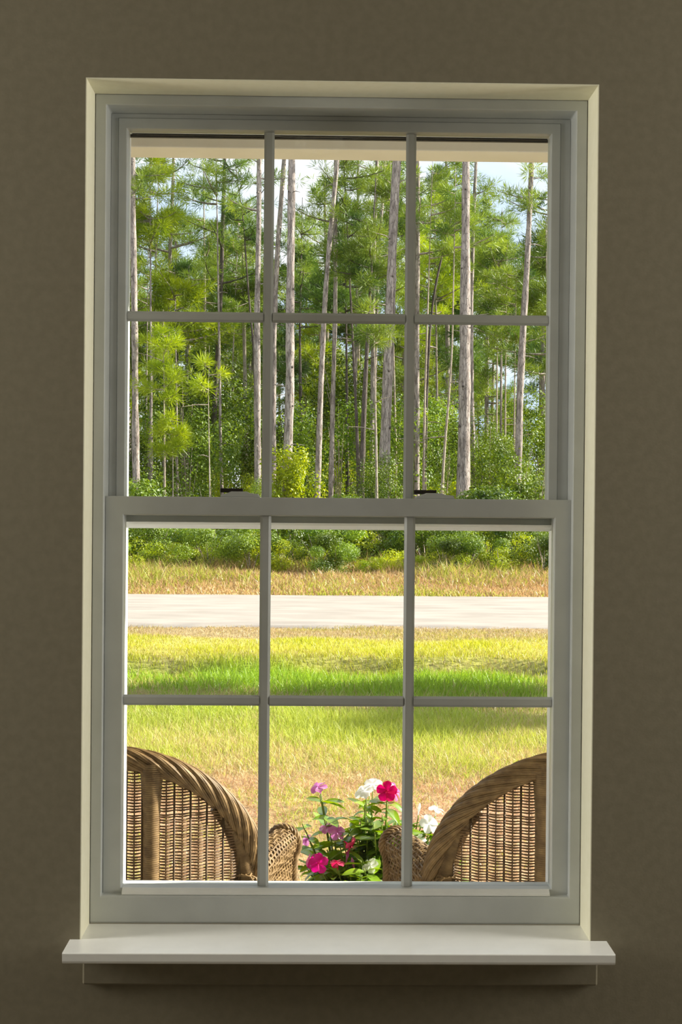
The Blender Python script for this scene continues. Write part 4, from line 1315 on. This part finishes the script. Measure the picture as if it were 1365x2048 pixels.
def petal_proto(mat):
    """broad overlapping petal, narrow at the throat; along +X in the XY plane, flower faces +Z"""
    bm = bmesh.new()
    rows = []
    for t, w in ((0.0, .0020), (0.2, .0050), (0.45, .0085), (0.7, .0112), (0.88, .0100), (1.0, .0055)):
        x = 0.002 + 0.0245 * t
        z = 0.003 * math.sin(t * 2.4) - 0.003 * t * t
        rows.append([bm.verts.new((x - abs(k) * .0012, k * w * 0.5 * 1.0 * 1, z + 0.0012 * abs(k) - (0.0008 * k))) for k in (-2, -1, 0, 1, 2)])
    for a, b in zip(rows, rows[1:]):
        for k in range(4): bm.faces.new((a[k], a[k + 1], b[k + 1], b[k]))
    me = bpy.data.meshes.new('petal'); bm.to_mesh(me); bm.free()
    me.materials.append(mat)
    me.polygons.foreach_set('use_smooth', [True] * len(me.polygons))
    return me
PET = {k: petal_proto(M['petal_' + k]) for k in ('pink', 'white', 'red', 'magenta')}

def tube_mesh(mat):
    bm = bmesh.new(); lathe_bm(bm, [(0.0012, -0.022), (0.0022, -0.012), (0.0018, -0.004), (0.0030, 0.0012)], 8)
    me = bpy.data.meshes.new('flower'); bm.to_mesh(me); bm.free(); me.materials.append(mat)
    return me
EYE = {k: tube_mesh(M['petal_' + k]) for k in PET}

def bud_mesh(mat):
    bm = bmesh.new(); lathe_bm(bm, [(0.001, -0.012), (0.0022, 0.0), (0.0042, 0.010), (0.0034, 0.017), (0.0008, 0.024)], 8)
    me = bpy.data.meshes.new('bud'); bm.to_mesh(me); bm.free(); me.materials.append(mat)
    return me

def plant(label, base, stems, flowers, buds=()):
    """stems: list of (tip px, tip py, distance, leaf pairs); flowers: (px, py, distance, colour, facing vector, scale)"""
    root = empty('vinca_plant', base, label=label, cat='plant', group='vinca plants in the pot')
    B = np.array(base)
    tb = Tubes()
    def stem(tip, pairs, leaves=True, lmin=0.2):
        t = np.linspace(0, 1, 12)[:, None]
        tip = np.array(tip) - B
        mid = np.array([tip[0] * .35, tip[1] * .35, tip[2] * .55])
        p = 2 * (1 - t) * t * mid + t * t * tip
        tb.add(p, np.linspace(.0034, .0016, 12), 6)
        if not leaves: return
        a0 = rng.uniform(0, 6.28)
        for i in range(pairs):
            q = lmin + (1 - lmin) * (i + .6) / pairs
            pos = np.array([np.interp(q, t[:, 0], p[:, k]) for k in range(3)])
            for s_ in (0, 1):
                a = a0 + i * 1.57 + s_ * math.pi + rng.uniform(-.35, .35)
                lf = bpy.data.objects.new('leaf', LEAVES[int(rng.integers(0, 4))])
                C.objects.link(lf); lf.parent = root
                lf.location = pos
                lf.rotation_euler = Euler((rng.uniform(-.5, .5), rng.uniform(-.55, .3), a))
                k = rng.uniform(.85, 1.3) * (1 if q < .9 else .8)
                lf.scale = (k, k, k)
    for (px, py, d, pr) in stems:
        stem(at(px, py, d - 2.4), pr)
        e_ = at(px, py, d - 2.4)
        for _ in range(2):                              # side shoots
            stem(e_ + Vector((rng.uniform(-.05, .05), rng.uniform(-.05, .05), rng.uniform(-.10, -.015))), pr, True, .35)
    for (px, py, d, colr, face, sc) in flowers:
        c = at(px, py, d - 2.4)
        f = Vector(face).normalized()
        stem(c - f * 0.02 * sc - Vector((0, 0, 0.002)), 3, True, .45)
        fl = bpy.data.objects.new('flower', EYE[colr]); C.objects.link(fl); fl.parent = root
        fl.location = c - Vector(base)
        fl.rotation_mode = 'QUATERNION'; fl.rotation_quaternion = f.to_track_quat('Z', 'Y'); fl.scale = (sc,) * 3
        fl['label'] = {'pink': 'pale pink flower', 'white': 'white flower', 'red': 'crimson flower', 'magenta': 'magenta flower'}[colr]
        for k in range(5):
            pt = bpy.data.objects.new('petal', PET[colr]); C.objects.link(pt); pt.parent = fl
            pt.rotation_euler = (0, rng.uniform(-.12, .22), 2 * math.pi * k / 5 + .3 + rng.uniform(-.08, .08))
    for (px, py, d, colr, ang) in buds:
        c = at(px, py, d - 2.4)
        stem(c - Vector((0, 0, .012)), 2, True, .5)
        b = bpy.data.objects.new('bud', BUDS[colr]); C.objects.link(b); b.parent = root
        b.location = c - Vector(base); b.rotation_euler = (ang, ang * .6, 0)
    tb.build('stems', M['vinca_stem'], root)
    return root
BUDS = {k: bud_mesh(M['petal_' + k]) for k in ('pink', 'white')}

bz = PF + 0.285
D0 = 3.6
plant('pink flowered vinca with a tall stem of paired leaves, left in the pot', (pc.x - .07, PY + .03, bz),
      [(640, 1590, D0, 7), (655, 1700, D0 + .05, 5), (625, 1690, D0, 5), (610, 1730, D0 - .02, 5), (665, 1750, D0 - .08, 5), (690, 1715, D0 + .1, 5)],
      [(638, 1575, D0, 'pink', (-.3, -.5, .9), .95), (655, 1655, D0, 'pink', (-.5, -.3, .9), .9), (674, 1664, D0 - .02, 'pink', (.25, -.7, .65), .95),
       (614, 1680, D0 + .08, 'pink', (-.6, -.5, .5), .7)], [(694, 1718, D0 - .05, 'pink', .3), (708, 1733, D0 - .08, 'pink', -.4)])
plant('magenta flowered vinca low at the front of the pot', (pc.x - .03, PY - .03, bz),
      [(640, 1740, D0 - .1, 5), (700, 1740, D0 - .1, 5), (680, 1690, D0, 5), (720, 1720, D0 - .08, 5), (735, 1750, D0 - .1, 5)],
      [(638, 1727, D0 - .1, 'magenta', (-.15, -.95, .3), 1.05), (622, 1721, D0 - .06, 'magenta', (-.8, -.3, .5), .85), (676, 1727, D0 - .1, 'red', (.0, -.25, 1), .85), (701, 1692, D0 - .05, 'red', (.75, -.35, -.5), 1.0)])
plant('white flowered vinca rising behind the crimson bloom', (pc.x, PY + .07, bz),
      [(730, 1610, D0 + .02, 6), (715, 1640, D0, 6), (745, 1625, D0 + .04, 6), (700, 1655, D0 + .05, 5), (735, 1680, D0 - .02, 5), (760, 1640, D0 + .02, 5)],
      [(728, 1583, D0 + .02, 'white', (-.35, -.5, .8), 1.05), (748, 1570, D0 + .05, 'white', (.1, -.6, .8), 1.0), (738, 1578, D0 + .07, 'white', (-.1, -.2, 1), .95), (741, 1731, D0 - .08, 'white', (-.4, -.6, .6), .9)])
plant('crimson flowered vinca at the top centre of the pot', (pc.x + .04, PY + .03, bz),
      [(735, 1640, D0 + .02, 6), (790, 1645, D0 + .04, 6), (765, 1690, D0, 6), (810, 1650, D0 + .05, 6), (775, 1605, D0 - .02, 6), (765, 1630, D0 - .05, 6), (795, 1630, D0, 6), (785, 1660, D0 - .04, 5), (750, 1665, D0 - .06, 5), (805, 1690, D0 + .04, 5)],
      [(774, 1583, D0 - .02, 'red', (-.12, -.95, .25), 1.12), (790, 1584, D0 + .02, 'magenta', (.8, -.35, .45), 1.05)])
plant('white flowered vinca at the right of the pot beyond the chair arm', (pc.x + .10, PY + .08, bz),
      [(885, 1665, D0 + .14, 6), (845, 1640, D0 + .12, 6), (860, 1690, D0 + .1, 6), (860, 1640, D0 + .1, 6), (835, 1660, D0 + .08, 6), (880, 1680, D0 + .12, 6), (850, 1700, D0 + .05, 6), (870, 1720, D0 + .06, 6), (820, 1640, D0 + .1, 5), (895, 1700, D0 + .1, 5)],
      [(859, 1648, D0 + .06, 'white', (.35, -.85, .5), 1.1), (837, 1682, D0 + .05, 'white', (-.2, -.5, .8), .9), (873, 1618, D0 + .12, 'white', (.1, -.1, 1), .9), (889, 1684, D0 + .08, 'magenta', (.3, -.4, .9), .9)],
      [(838, 1622, D0 + .1, 'white', .2)])

# the same grass, coarser, to both sides of what the window shows
side = lambda x, d: np.abs(x - .014 * d) > 0.19 * d + 0.4
for nm, n_, df, hf, wf, cf, lf, lab in (('lawn_grass', 70000, sq(5.0, 10.5), lawn_h, .007, lawn_blade_col, lean, 'straw and green grass of the lawn beside the view'),
                                        ('lawn_grass', 70000, sq(10.4, 18.2), lawn_h, .012, lawn_blade_col, lean, 'yellow and green grass of the lawn beside the view, towards the road'),
                                        ('verge_grass', 60000, sq(24.1, 34.5), vh, .032, verge_blade_col, lambda x, d: 0.8 + 0 * x, 'dry grass of the far verge beside the view')):
    tag(blades(nm, n_, df, hf, lambda d: wf + 0 * d, cf, lf, 0.52, side), lab, 'grass', kind='stuff')
